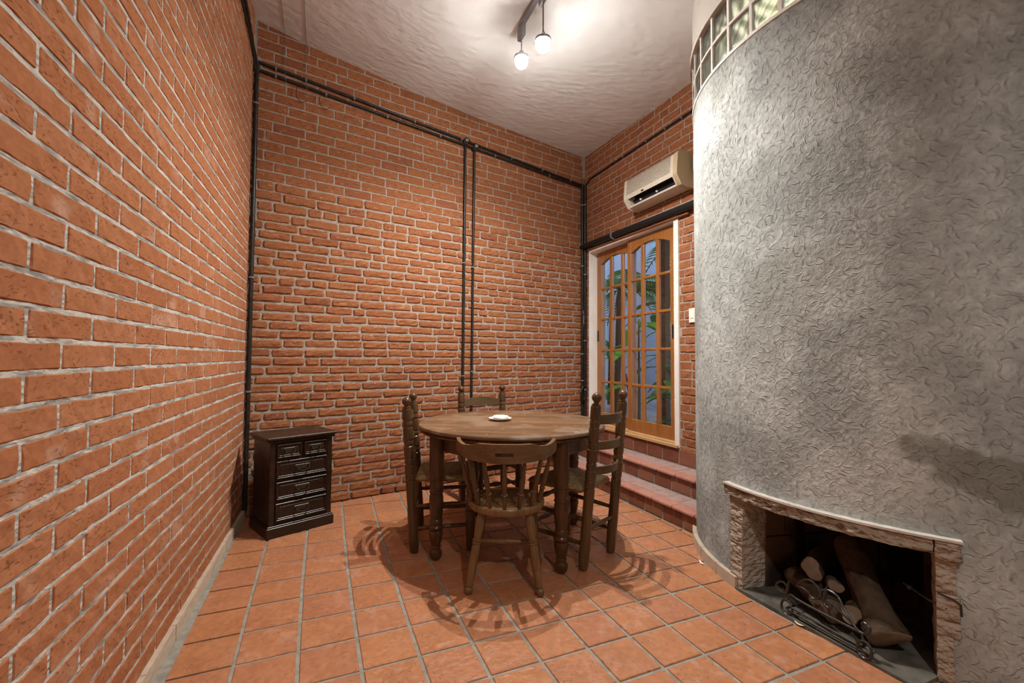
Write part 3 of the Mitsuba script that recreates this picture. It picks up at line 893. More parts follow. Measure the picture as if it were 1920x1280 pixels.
def door_leaf(key, x, y0, y1, z0, z1, cols, rows, arch, lock_y, lock_z):
    """x = front face; y0 > y1; cols = list of (yl, yr) panes, rows = z limits"""
    USED[key] = 0
    labels[key] = {'kind': 'structure'}
    th = 0.038
    pl_, pr_ = cols[0][0], cols[-1][1]
    put('stile', cbox(x, x + th, pl_, y0, z0, z1, .003), 'mat_door', key)
    put('stile', cbox(x, x + th, y1, pr_, z0, z1, .003), 'mat_door', key)
    put('bottom_rail', cbox(x + .001, x + th - .001, pr_ - .002, pl_ + .002, z0, rows[0][0], .003), 'mat_door', key)
    # arched top rail
    yy = np.linspace(pr_ - .002, pl_ + .002, 17)
    mid, half = (pl_ + pr_) / 2, (pl_ - pr_) / 2
    low = rows[-1][1] - arch * ((yy - mid) / half) ** 2
    poly = Polygon([(a, b) for a, b in zip(yy, low)] + [(yy[-1], z1 - .001), (yy[0], z1 - .001)])
    m = trimesh.creation.extrude_polygon(poly, th - 0.002)
    m.vertices = np.stack([x + .001 + m.vertices[:, 2], m.vertices[:, 0], m.vertices[:, 1]], 1)
    m.fix_normals()
    put('top_rail', m, 'mat_door', key)
    arch_z = lambda y: rows[-1][1] - arch * ((y - mid) / half) ** 2
    for (a, b), (c, d) in zip(cols[:-1], cols[1:]):
        ym = (b + c) / 2
        put('muntin', cbox(x + .004, x + th - .004, c, b, rows[0][0] - .002, arch_z(ym) + .003, .005), 'mat_door', key)
    for (z_a, z_b), (z_c, z_d) in zip(rows[:-1], rows[1:]):
        put('muntin', cbox(x + .005, x + th - .005, pr_ - .002, pl_ + .002, z_b, z_c, .005), 'mat_door', key)
    for i, (a, b) in enumerate(cols):
        for j, (c, d) in enumerate(rows):
            if j == len(rows) - 1:
                ys_ = np.linspace(b - .003, a + .003, 7)
                P = np.array([[(x + th / 2, y, c - .003) for y in ys_], [(x + th / 2, y, arch_z(y) + .004) for y in ys_]])
            else:
                P = np.array([[(x + th / 2, b - .003, c - .003), (x + th / 2, a + .003, c - .003)], [(x + th / 2, b - .003, d + .003), (x + th / 2, a + .003, d + .003)]])
            put('pane', grid_mesh(P), 'mat_pane', key)
    put('lock_plate', cbox(x - .006, x + .001, lock_y - .014, lock_y + .014, lock_z - .06, lock_z + .06, .002), 'mat_iron', key)


rows = [(0.560, 0.880), (0.906, 1.227), (1.252, 1.568), (1.594, 1.908), (1.934, 2.258)]
door_leaf('door_1', 3.080, 0.640, -0.020, 0.447, 2.325, [(0.585, 0.443), (0.398, 0.234), (0.190, 0.043)], rows, 0.062, 0.004, 1.39)
door_leaf('door_2', 3.124, 1.244, 0.600, 0.447, 2.330, [(1.165, 1.010), (0.963, 0.813), (0.772, 0.640)], rows, 0.062, 1.222, 1.40)

# ------------------------------------------------------------------ pipes and conduits
sag = lambda s, z0, z1: z0 + (z1 - z0) * s / LEN_BACK


def bk(s, z, w):
    return F_BACK(np.array([s, z, w]))


def conduit(name, path, r, label, mat='mat_conduit', clips=(), cat='conduit', cname='clip', group=None):
    t = thing(name, label, cat, group or ('black conduits' if name == 'conduit' else None))
    put('pipe', tube(path, r, 9), mat, t, smooth=50)
    for p, d in clips:
        p, d = np.array(p), np.array(d)
        put(cname, turned(p - d * 0.006, p + d * 0.006, [(0, r * 1.35), (1, r * 1.35)], 9), 'mat_grey_metal', t, smooth=40)
    return t


def lin(p, q, n=12):
    return np.linspace(p, q, n)


db = np.r_[D_BACK, 0]
cl = [(bk(s, sag(s, 3.335, 3.138), 0.014), db) for s in (0.14, 0.35, 0.72, 1.25, 1.72, 2.3, 2.7, 3.1)]
conduit('conduit', lin(bk(0.02, 3.337, 0.014), bk(LEN_BACK - 0.03, 3.138, 0.014)), 0.0115, 'black conduit running along the back brick wall, the higher of the two parallel runs', clips=cl)
cl = [(bk(s, sag(s, 3.275, 3.112), 0.014), db) for s in (0.14, 0.5, 1.0, 1.5, 2.1, 2.8)]
conduit('conduit', lin(bk(0.02, 3.277, 0.014), bk(LEN_BACK - 0.03, 3.112, 0.014)), 0.0115, 'black conduit running along the back brick wall, the lower of the two parallel runs', clips=cl)
zz = np.array([0, 0, 1.0])
conduit('conduit', lin(bk(1.764, 3.20, 0.016), bk(1.760, 0.02, 0.016)), 0.0125, 'vertical black conduit down the middle of the back wall, nearer the chest', clips=[(bk(1.762, z, 0.016), zz) for z in (2.05, 0.98)])
conduit('conduit', lin(bk(1.864, 3.17, 0.016), bk(1.852, 0.02, 0.016)), 0.0115, 'vertical black conduit down the middle of the back wall, nearer the door', clips=[(bk(1.858, z, 0.016), zz) for z in (2.02, 1.02)])
for nm, s, z, lab in (('conduit_elbow', 1.765, 3.215, 'dark metal pulling elbow on top of the vertical conduit nearer the chest'), ('conduit_elbow', 1.868, 3.185, 'dark metal pulling elbow on top of the vertical conduit nearer the door')):
    t = thing(nm, lab, 'conduit fitting', 'conduit elbows')
    m = cbox(-0.024, 0.024, -0.02, 0.02, -0.035, 0.045, 0.008)
    m.apply_transform(trimesh.transformations.rotation_matrix(0.5, [0, 1, 0]))
    m.vertices = F_BACK(np.stack([m.vertices[:, 0] + s, m.vertices[:, 2] + z, m.vertices[:, 1] + 0.022], 1))
    m.fix_normals()
    put('body', m, 'mat_conduit', t)
    put('cover_plate', moved(lathe([(0.001, 0), (0.016, 0), (0.016, 0.006), (0.001, 0.008)], 12), *bk(s, z + .01, 0.046), 0, trimesh.transformations.rotation_matrix(math.pi / 2, [1, 0, 0])), 'mat_grey_metal', t, smooth=30)
lw = lambda u, z, w: F_LEFT(np.array([u, z, w]))
conduit('conduit', lin(lw(0.045, 3.30, 0.022), lw(0.045, 0.065, 0.022)), 0.0165, 'thick vertical black pipe in the corner beside the dark chest', clips=[(lw(0.045, z, 0.022), zz) for z in (3.0, 1.72, 0.9)], cat='pipe')
conduit('conduit', spline([bk(0.03, 3.27, .018), lw(0.05, 3.32, 0.018), lw(0.30, 3.385, 0.016), lw(0.8, 3.50, 0.016), lw(1.4, 3.60, 0.016)], 30), 0.013, 'black conduit climbing from the corner along the top of the left wall')
conduit('conduit', spline([lw(0.04, 3.22, 0.018), lw(0.14, 3.29, 0.016), lw(0.45, 3.37, 0.014), lw(1.4, 3.54, 0.014)], 30), 0.008, 'thin black conduit under the thicker one at the top of the left wall')
rw = lambda u, z, w: F_RIGHT(np.array([u, z, w]))
dy = np.array([0, -1.0, 0])
conduit('conduit', np.vstack([lin(rw(0.06, 3.13, 0.014), rw(0.15, 3.174, 0.012), 5)[:-1], lin(rw(0.15, 3.174, 0.012), rw(1.75, 3.182, 0.012), 8)]), 0.0085, 'thin black conduit above the air conditioner on the door wall', clips=[(rw(u, 3.179, 0.012), dy) for u in (0.35, 0.75, 1.1, 1.35, 1.55)])
conduit('drain_pipe', lin(rw(0.02, 2.418, 0.036), rw(1.76, 2.392, 0.036)), 0.033, 'thick black horizontal pipe above the wooden garden door', 'mat_black_pipe', clips=[(rw(0.62, 2.409, 0.036), dy)], cat='pipe', cname='coupling')
conduit('copper_pipe', spline([rw(0.10, 2.372, 0.016), rw(0.5, 2.366, 0.016), rw(1.3, 2.352, 0.018), rw(1.62, 2.348, 0.018)], 20), 0.011, 'thin reddish brown pipe under the thick black pipe above the door', 'mat_brown_pipe', cat='pipe')
conduit('conduit', lin(bk(LEN_BACK - 0.045, 3.15, 0.02), bk(LEN_BACK - 0.045, 0.28, 0.02)), 0.0165, 'vertical black conduit on the back wall in the corner beside the door', clips=[(bk(LEN_BACK - 0.045, z, 0.02), zz) for z in (2.9, 2.2, 1.2, 0.9)])
conduit('conduit', lin(rw(0.058, 3.13, 0.02), rw(0.058, 0.28, 0.02)), 0.0145, 'vertical black conduit between the corner and the white door jamb', clips=[(rw(0.058, z, 0.02), zz) for z in (2.9, 2.1, 1.35, 0.8)])
conduit('brown_pipe', lin(rw(0.02, 3.22, 0.02), rw(0.02, 0.28, 0.02)), 0.0135, 'brick coloured pipe squeezed between the two black ones in the door corner', 'mat_brown_pipe', cat='pipe')
t = thing('cable_bundle', 'tangle of black cable hanging low in the corner beside the door', 'cable')
for i, (r_, o) in enumerate(((0.05, 0.0), (0.042, 0.012), (0.055, 0.022))):
    P = [bk(LEN_BACK - 0.06 + r_ * 0.7 * math.sin(a), 0.74 + o + r_ * 1.5 * math.cos(a), 0.045 + 0.01 * i) for a in np.linspace(0, 2 * np.pi, 20)]
    put('loop', tube(P, 0.005, 7), 'mat_conduit', t, smooth=50)

# switches
t = thing('switch_box', 'small white switch with a dark cover above it beside the door corner', 'switch')
put('plate', cbox(2.998, 3.010, 1.318, 1.362, 1.535, 1.635, .003), 'mat_plastic_white', t)
put('box', cbox(3.000, 3.024, 1.312, 1.368, 1.50, 1.70, .004), 'mat_grey_metal', t, label='dark back box')
put('cover', cbox(2.994, 3.020, 1.320, 1.362, 1.645, 1.70, .008), 'mat_grey_metal', t)
t = thing('light_switch', 'white light switch on the bricks between the door and the curved wall', 'switch')
put('plate', cbox(3.018, 3.030, -0.305, -0.235, 1.445, 1.562, .003), 'mat_plastic_white', t)
put('rocker', cbox(3.013, 3.020, -0.285, -0.255, 1.48, 1.53, .002), 'mat_ceramic', t)

# air conditioner
ac = thing('air_conditioner', 'aged cream split air conditioner mounted on the brick wall above the door', 'air conditioner')
Y0, Y1 = 0.385, -0.300
prof = [(3.022, 2.812), (2.925, 2.828), (2.885, 2.822), (2.862, 2.800), (2.850, 2.650), (2.853, 2.628), (2.900, 2.556), (2.935, 2.545), (3.022, 2.540)]


def prism(prof, y0, y1):
    m = trimesh.creation.extrude_polygon(Polygon(prof), abs(y1 - y0))
    m.vertices = np.stack([m.vertices[:, 0], min(y0, y1) + m.vertices[:, 2], m.vertices[:, 1]], 1)
    m.fix_normals()
    return m


slot = [(2.8545, 2.6255), (2.925, 2.655), (2.972, 2.640), (2.975, 2.595), (2.940, 2.572), (2.8965, 2.561)]
cut = prof[:5] + [(2.853, 2.628)] + slot + [(2.900, 2.556)] + prof[7:]
put('casing', join([prism(cut, Y0 - 0.050, Y1 + 0.065), prism(prof, Y0 - 0.012, Y0 - 0.050), prism(prof, Y1 + 0.065, Y1 + 0.045)]), 'mat_cream', ac)
put('end_cap', prism([(3.022, 2.818), (2.925, 2.834), (2.882, 2.828), (2.856, 2.804), (2.843, 2.648), (2.846, 2.626), (2.894, 2.550), (2.932, 2.539), (3.022, 2.534)], Y1 + 0.045, Y1), 'mat_cream_aged', ac, smooth=50)
put('end_cap', prism([(3.022, 2.818), (2.925, 2.834), (2.882, 2.828), (2.856, 2.804), (2.843, 2.648), (2.846, 2.626), (2.894, 2.550), (2.932, 2.539), (3.022, 2.534)], Y0, Y0 - 0.012), 'mat_cream', ac, smooth=50)
for i in range(13):
    z = 2.668 + i * 0.0112
    x = 2.8515 + (z - 2.640) / 0.16 * 0.012
    put('grille_slat', cbox(x - 0.0055, x + 0.004, Y1 + 0.085, Y0 - 0.03, z, z + 0.0055, 0.0015), 'mat_grille', ac)
put('blower', turned((2.940, Y1 + 0.07, 2.612), (2.940, Y0 - 0.055, 2.612), [(0, .026), (1, .026)], 14), 'mat_dark_plastic', ac)
put('duct_liner', prism([(2.8575, 2.6245), (2.925, 2.652), (2.969, 2.638), (2.972, 2.597), (2.938, 2.575), (2.899, 2.5645), (2.9005, 2.5625), (2.940, 2.5725), (2.9745, 2.5955), (2.9715, 2.6395), (2.925, 2.6545), (2.857, 2.6265)], Y0 - 0.0505, Y1 + 0.0655), 'mat_dark_plastic', ac)
put('flap', prism([(2.884, 2.566), (2.893, 2.554), (2.900, 2.556), (2.890, 2.568)], Y0 - 0.045, Y1 + 0.06), 'mat_plastic_white', ac)
for yv in (0.18, -0.03):
    put('vane', cbox(2.868, 2.885, yv - .004, yv + .004, 2.572, 2.588, .001), 'mat_plastic_white', ac)
put('badge', cbox(2.8455, 2.853, 0.112, 0.140, 2.634, 2.646, .001), 'mat_brass_old', ac)
t = thing('junction_box', 'grey junction box on the wall at the right end of the air conditioner', 'junction box')
put('box', cbox(2.985, 3.024, -0.40, -0.325, 2.66, 2.80, .004), 'mat_grey_metal', t)
put('lid', cbox(2.979, 2.986, -0.395, -0.33, 2.668, 2.792, .003), 'mat_cream_aged', t)

# ------------------------------------------------------------------ ceiling wires, track and pendants
for x, y1, lab in ((-0.04, 0.69, 'thin grey wire along the ceiling, the one closer to the left wall'), (0.11, 0.75, 'thin grey wire along the ceiling, the one farther from the left wall')):
    P = [(x, y, float(ceil_z(x, y)) - 0.003) for y in np.linspace(-1.6, y1 - 0.01, 14)]
    s = (x - COR_L[0]) / D_BACK[0]
    zt = float(ceil_z(x, y1))
    P += [tuple(bk(s, zt - 0.02, 0.006)), tuple(bk(s, zt - 0.2, 0.007)), tuple(bk(s + 0.01, zt - 0.42, 0.03))]
    key = put('ceiling_wire', tube(P, 0.0016, 5), 'mat_grey_metal')
    labels[key] = {'label': lab, 'category': 'wire', 'group': 'wires on the ceiling'}
for s, lab in ((0.30, 'small dark cable loop below the conduits, closer to the left corner'), (0.47, 'small dark cable loop below the conduits, farther from the left corner')):
    t = thing('cable_loop', lab, 'cable', 'cable loops under the conduits')
    put('wire', tube(spline([bk(s, 3.26, 0.02), bk(s - .02, 3.19, 0.03), bk(s + .0, 3.135, 0.025), bk(s + .05, 3.14, 0.02), bk(s + 0.06, 3.15, 0.02)], 16), 0.0022, 6), 'mat_conduit', t, smooth=50)

ZT = 3.45
A_, B_ = np.array([1.495, -0.273, ZT]), np.array([1.490, -0.612, ZT])
dt = (B_ - A_) / np.linalg.norm(B_ - A_)
tr = thing('ceiling_track', 'black lighting track hung under the ceiling above the table', 'light track')
E0, E1 = A_ - dt * 0.02, A_ + dt * 1.6
nv = np.array([dt[1], -dt[0], 0])
ring = lambda P, w, h: np.array([P + nv * w + [0, 0, h], P - nv * w + [0, 0, h], P - nv * w - [0, 0, h], P + nv * w - [0, 0, h]])
m = loft([ring(E0, 0.016, 0.009), ring(E1, 0.016, 0.009)], cap=True)
m.fix_normals()
put('rail', m, 'mat_track', tr)
for f in (0.25, 0.75):
    c = E0 + (E1 - E0) * f
    put('hanger', rod(c, (c[0], c[1], float(ceil_z(c[0], c[1])) + 0.01), 0.006), 'mat_track', tr, smooth=40)


def pendant(P, label, beam=1.0):
    x, y, z = P
    t = thing('pendant_lamp', label, 'pendant lamp', 'pendant lamps')
    m = cbox(-0.014, 0.014, -0.045, 0.045, -0.085, 0.0, 0.005)
    a = math.atan2(dt[1], dt[0]) - math.pi / 2
    top = ZT if beam == 1.0 else float(ceil_z(x, y)) + 0.004
    put('adapter', moved(m, x, y, top - 0.008, a), 'mat_track', t)
    put('cord', rod((x, y, z + LAMP_R * 0.9), (x, y, top - 0.05), 0.0042), 'mat_track', t, smooth=40)
    put('socket', moved(lathe([(0.049, 0.024), (0.051, 0.027), (0.049, 0.040), (0.034, 0.053), (0.022, 0.060), (0.016, 0.075), (0.005, 0.080)], 28), x, y, z), 'mat_grey_metal', t, smooth=40)
    key = t + '__bulb'
    scene[key] = {'type': 'sphere', 'center': [x, y, z], 'radius': LAMP_R, 'bsdf': {'type': 'ref', 'id': 'mat_bulb'},
                  'emitter': {'type': 'area', 'radiance': {'type': 'rgb', 'value': list(LAMP_RGB)}}}
    scene[t + '_beam'] = {'type': 'spot', 'to_world': T().look_at(origin=[x, y, z - LAMP_R - 0.002], target=[x, y, z - 1], up=[1, 0, 0]), 'cutoff_angle': 78.0, 'beam_width': 40.0,
                          'intensity': {'type': 'rgb', 'value': [beam * a for a in SPOT_RGB]}}


pendant(LAMPS[0], 'glowing pendant bulb at the end of the ceiling track, the lower one in the picture')
pendant(LAMPS[1], 'glowing pendant bulb on the longer cord, the right one of the two over the table')
for P in FILL_LAMPS:  # added out of view to brighten the curved wall
    pendant(P, 'added unseen fill lamp behind the viewer, a glowing bulb hung straight from the ceiling', 0.7)

# ------------------------------------------------------------------ table
TX, TY = 1.396, -0.372
tb = thing('dining_table', 'round worn brown wooden dining table in the middle of the four chairs', 'table')
put('table_top', moved(lathe([(0.570, 0.722), (0.584, 0.726), (0.5865, 0.735), (0.583, 0.744), (0.574, 0.748), (0.40, 0.7482), (0.15, 0.7482)], 96), TX, TY, 0), 'mat_table_top', tb, smooth=30)
put('edge_moulding', moved(lathe([(0.540, 0.700), (0.568, 0.702), (0.580, 0.708), (0.582, 0.715), (0.575, 0.7215), (0.4, 0.7215)], 96), TX, TY, 0), 'mat_table_leg', tb, smooth=30)
ringp = [(0.470, 0.615), (0.492, 0.615), (0.492, 0.702), (0.470, 0.702)]
a = np.linspace(0, 2 * np.pi, 73)
put('apron', moved(loft([np.array([(r * math.cos(t), r * math.sin(t), z) for r, z in ringp]) for t in a], cap=False), TX, TY, 0), 'mat_table_leg', tb, smooth=30)
legp = [(0.0, .020), (.02, .031), (.045, .0365), (.07, .034), (.085, .024), (.095, .023), (.100, .030), (.110, .030), (.116, .025), (.15, .032), (.215, .040), (.235, .038), (.245, .031), (.253, .042), (.268, .044), (.280, .040), (.288, .034), (.30, .038), (.315, .037),
        (.33, .031), (.36, .035), (.44, .041), (.50, .040), (.535, .035), (.542, .040), (.552, .040), (.558, .035), (.60, .040), (.640, .038), (.648, .042), (.658, .042), (.664, .037), (.70, .0415), (.80, .0425), (1.0, .0425)]
for lx, ly in ((0.889, -0.467), (1.475, -0.879), (1.314, 0.132), (1.899, -0.287)):
    put('leg', turned((lx, ly, 0.0), (lx, ly, 0.702), legp, 20), 'mat_table_leg', tb, smooth=35)

# saucer with a shallow dish on it
sc = thing('saucer', 'white saucer with a little dish lying on the table top', 'saucer')
put('plate', moved(lathe([(0.035, 0.0), (0.045, 0.004), (0.070, 0.013), (0.0745, 0.017), (0.071, 0.0175), (0.045, 0.0085), (0.01, 0.008)], 40), 1.338, -0.318, 0.7484), 'mat_ceramic', sc, smooth=40)
put('dish', moved(lathe([(0.020, 0.0), (0.040, 0.004), (0.051, 0.015), (0.050, 0.0175), (0.038, 0.012), (0.008, 0.010)], 36), 1.346, -0.310, 0.7572, 0, trimesh.transformations.rotation_matrix(0.06, [1, 0, 0])), 'mat_ceramic', sc, smooth=40)


# ------------------------------------------------------------------ chairs
def placer(ox, oy, ang):
    c, s = math.cos(ang), math.sin(ang)
    R = np.array([[c, s, 0], [-s, c, 0], [0, 0, 1]])

    def f(m):
        m = m.copy()
        m.vertices = m.vertices @ R + [ox, oy, 0]
        return m
    return f


def curved_slat(w, z0, z1, bow, crest, th=0.013, n=13, y0=0.0, lean=0.1, slot=False):
    """slat between two posts, bowed backwards, with a crest along its top"""
    x = np.linspace(-w / 2, w / 2, n)
    t = x / (w / 2)
    y = y0 - bow * (1 - t * t)
    top = z1 + crest * np.clip(1 - (t / 0.75) ** 2, 0, 1) ** 1.3
    rings = []
    for i in range(n):
        yb, yt = y[i] - lean * z0, y[i] - lean * top[i]
        rings.append([(x[i], yb - th / 2, z0), (x[i], yb + th / 2, z0), (x[i], yt + th / 2, top[i] - .003), (x[i], yt, top[i]), (x[i], yt - th / 2, top[i] - .003)])
    m = loft(rings, cap=True)
    m.fix_normals()
    return m


def rush_seat(w0, w1, d, z, y0=0.0, th=0.05):
    """woven rush pad: rounded slab whose strands run to the middle along four triangles"""
    n = 29
    s = np.linspace(-1, 1, n)
    X, Y = np.meshgrid(s, s, indexing='ij')
    wid = (w0 + (w1 - w0) * (Y + 1) / 2) / 2
    sq = lambda a: np.sign(a) * np.abs(a) ** 0.9
    edge = np.maximum(np.abs(X), np.abs(Y))
    drop = np.clip((edge - 0.78) / 0.22, 0, 1)
    front = np.abs(Y) >= np.abs(X)
    strands = np.where(front, np.sin(Y * 62), np.sin(X * 62)) * 0.0018
    zt = z - th * 0.5 * (1 - np.sqrt(np.clip(1 - drop ** 2, 0, 1))) - 0.006 * (1 - edge) + strands * (edge < 0.99)
    zb = z - th * 0.5 - th * 0.5 * np.sqrt(np.clip(1 - drop ** 2, 0, 1))
    top = np.stack([X * wid, y0 + (Y + 1) / 2 * d, zt], -1)
    bot = np.stack([X * wid, y0 + (Y + 1) / 2 * d, zb], -1)
    a, b = grid_mesh(top), grid_mesh(bot)
    m = trimesh.Trimesh(np.vstack([a.vertices, b.vertices]), np.vstack([a.faces, b.faces[:, ::-1] + n * n]), process=False)
    return m


def ladder_chair(ox, oy, ang, label, H, w, lean, wf=0.40, d=0.36, wavy=1.0, bow=0.035):
    t = thing('ladder_back_chair', label, 'chair', 'ladder-back chairs around the table')
    P = placer(ox, oy, ang)
    zs = H / 0.97
    R = 0.0285
    pp = [(0, .75), (.02, .9), (.06, 1), (.22, 1.02), (.30, .97), (.455, 1.02), (.462, .86), (.470, 1.04), (.50, 1.04), (.507, .86), (.515, 1.03), (.56, 1.05), (.567, .84), (.575, .98), (.60, .98), (.607, .84), (.615, 1.02), (.68, 1.04),
          (.688, .80), (.696, .95), (.716, .95), (.722, .80), (.73, 1.02), (.80, 1.03), (.807, .84), (.815, .98), (.838, .98), (.845, .82), (.855, 1.0), (.92, 1.0), (.928, .80), (.934, .90), (.940, .50), (.948, .52), (.958, .82), (.972, .97), (.985, .85), (.996, .45), (1.0, .1)]
    for sx in (-1, 1):
        m = turned((sx * w / 2, 0, 0), (sx * w / 2, -lean, H), [(a, b * R) for a, b in pp], 16)
        put('rear_post', P(m), 'mat_chair_wood', t, smooth=40)
    ln = lean / H
    for z0, z1, cr in ((0.795, 0.850, 0.022), (0.655, 0.703, 0.016), (0.520, 0.565, 0.012)):
        put('back_slat', P(curved_slat(w - 0.03, z0 * zs, z1 * zs, bow, cr * wavy, lean=ln)), 'mat_slat_wood', t, smooth=35)
    zseat = 0.452
    put('seat', P(rush_seat(w + 0.02, wf, d, zseat, 0.0, 0.046)), 'mat_rush', t, smooth=50)
    for sx in (-1, 1):
        m = turned((sx * (wf / 2 - .03), d - .03, 0), (sx * (wf / 2 - .03), d - .03, zseat - .008), [(0, .020), (.06, .026), (.30, .029), (.5, .027), (.52, .022), (.54, .028), (.9, .028), (1, .02)], 14)
        put('front_leg', P(m), 'mat_chair_wood', t, smooth=40)
        for z in (0.14, 0.27):
            put('side_stretcher', P(turned((sx * w / 2, -lean * z / H, z), (sx * (wf / 2 - .03), d - .03, z + .01), [(0, .010), (.3, .0125), (.7, .0125), (1, .010)], 10)), 'mat_chair_wood', t, smooth=40)
    for z in (0.19, 0.32):
        put('front_stretcher', P(turned((-(wf / 2 - .03), d - .03, z), (wf / 2 - .03, d - .03, z), [(0, .010), (.2, .012), (.4, .016), (.5, .012), (.6, .016), (.8, .012), (1, .010)], 10)), 'mat_chair_wood', t, smooth=40)
    put('back_stretcher', P(turned((-w / 2, -lean * .24 / H, 0.22), (w / 2, -lean * .24 / H, 0.22), [(0, .010), (.5, .0125), (1, .010)], 10)), 'mat_chair_wood', t, smooth=40)
    return t


ladder_chair(1.735, -0.832, math.atan2(0.13, 0.27), 'dark ladder-back chair with a rush seat on the steps side of the table', 0.968, 0.30, 0.090, wavy=0.15, bow=0.050)
ladder_chair(0.846, -0.157, math.atan2(0.355, 0.107) + math.pi, 'dark ladder-back chair on the chest side of the table', 0.915, 0.36, 0.06)
ladder_chair(1.520, 0.500, math.pi + 0.08, 'ladder-back chair behind the table in front of the back brick wall', 0.920, 0.375, 0.05, 0.39, 0.33)

# spindle-back chair in front
sp = thing('spindle_chair', 'brown spindle-back chair with a curved crest rail standing in front of the table', 'chair')
fx, fy = 0.419, 0.908
PC = placer(1.084 + 0.024 * 0.908, -0.962 - 0.024 * 0.419, math.atan2(fy, fx) - math.pi / 2)
SC, SR = 0.188, 0.203
seat_prof = [(SR * 0.86, 0.372), (SR * 0.97, 0.376), (SR, 0.388), (SR, 0.402), (SR * 0.97, 0.410), (SR * 0.84, 0.411), (SR * 0.80, 0.402)]
put('seat_ring', PC(moved(lathe(seat_prof, 48), 0, SC, 0)), 'mat_pale_chair_wood', sp, smooth=40)
n = 25
r_, th_ = np.meshgrid(np.linspace(0.0, SR * 0.83, 14), np.linspace(0, 2 * np.pi, 49), indexing='ij')
Xs, Ys = r_ * np.cos(th_), r_ * np.sin(th_)
Zs = 0.4035 + np.where(np.abs(Xs) > np.abs(Ys), np.sin(Xs * 330), np.sin(Ys * 330)) * 0.0018 - 0.004 * (1 - r_ / SR)
put('rush_pad', PC(grid_mesh(np.stack([Xs, Ys + SC, Zs], -1))), 'mat_rush', sp, smooth=50)
RC, YC = 0.255, 0.176


def crest_pt(deg, dr_, z):
    b = math.radians(deg)
    return np.array([(RC + dr_) * math.sin(b), YC - (RC + dr_) * math.cos(b), z])


rings_t, rings_b, SLOT = [], [], 9.5


def crest_ring(deg, z0, z1):
    return [crest_pt(deg, -0.012, z0), crest_pt(deg, 0.012, z0), crest_pt(deg, 0.013, (z0 + z1) / 2), crest_pt(deg, 0.010, z1), crest_pt(deg, -0.010, z1)]


def crest_top(d):
    a = abs(d)
    return 0.741 - 0.017 * np.interp(a, [30, 42, 54, 66, 78], [0, 0.75, 1.0, 0.55, -0.05]) - 0.004 * (a / 78)


def crest_bot(d):
    return 0.650 + 0.030 * (abs(d) / 78) ** 2.2


pieces = []
degs = np.linspace(-78, 78, 53)
L_ = [d for d in degs if d <= -SLOT]
R_ = [d for d in degs if d >= SLOT]
pieces.append(loft([crest_ring(d, crest_bot(d), crest_top(d)) for d in np.r_[L_, -SLOT]]))
pieces.append(loft([crest_ring(d, crest_bot(d), crest_top(d)) for d in np.r_[SLOT, R_]]))
mid_ = np.linspace(-SLOT, SLOT, 7)
pieces.append(loft([crest_ring(d, 0.700, crest_top(d)) for d in mid_]))
pieces.append(loft([crest_ring(d, crest_bot(d), 0.678) for d in mid_]))
for p_ in pieces:
    p_.fix_normals()
put('crest_rail', PC(join(pieces)), 'mat_crest_wood', sp, smooth=40)
spin = [(0, .008), (.10, .010), (.22, .0125), (.28, .0115), (.295, .015), (.315, .015), (.33, .010), (.36, .011), (.55, .0145), (.68, .012), (.72, .0095), (.74, .0125), (.76, .0095), (.85, .010), (1, .007)]
for a_b, a_t in zip((-69, -46, -23, 0, 23, 46, 69), (-66, -45, -23, 0, 23, 45, 66)):
    b = math.radians(a_b)
    foot = np.array([0.181 * math.sin(b), SC - 0.181 * math.cos(b), 0.404])
    put('spindle', PC(turned(foot, crest_pt(a_t, 0, crest_bot(a_t) + 0.012), spin, 12)), 'mat_chair_wood', sp, smooth=40)
lp = [(0, .016), (.03, .021), (.055, .022), (.075, .019), (.085, .014), (.095, .014), (.10, .020), (.115, .020), (.12, .016), (.22, .020), (.40, .0225), (.57, .0215), (.585, .017), (.592, .023), (.61, .023), (.62, .018), (.63, .023), (.645, .023), (.655, .018), (.78, .0235), (.90, .0225), (1, .016)]
tops = {(-1, 0): (-0.118, 0.085), (1, 0): (0.118, 0.085), (-1, 1): (-0.120, 0.285), (1, 1): (0.120, 0.285)}
feet = {(-1, 0): (-0.176, 0.0), (1, 0): (0.176, 0.0), (-1, 1): (-0.178, 0.345), (1, 1): (0.178, 0.345)}
atz = lambda k, z: np.array([*(np.array(feet[k]) + (np.array(tops[k]) - np.array(feet[k])) * z / 0.376), z])
for kk in tops:
    put('leg', PC(turned((*feet[kk], 0), (*tops[kk], 0.376), lp, 16)), 'mat_pale_chair_wood', sp, smooth=40)
bul = [(0, .009), (.2, .011), (.45, .016), (.55, .016), (.8, .011), (1, .009)]
mids = []
for sx in (-1, 1):
    put('stretcher', PC(turned(atz((sx, 0), 0.185), atz((sx, 1), 0.185), bul, 12)), 'mat_pale_chair_wood', sp, smooth=40)
    mids.append((atz((sx, 0), 0.185) + atz((sx, 1), 0.185)) / 2)
put('stretcher', PC(turned(mids[0], mids[1], bul, 12)), 'mat_pale_chair_wood', sp, smooth=40)

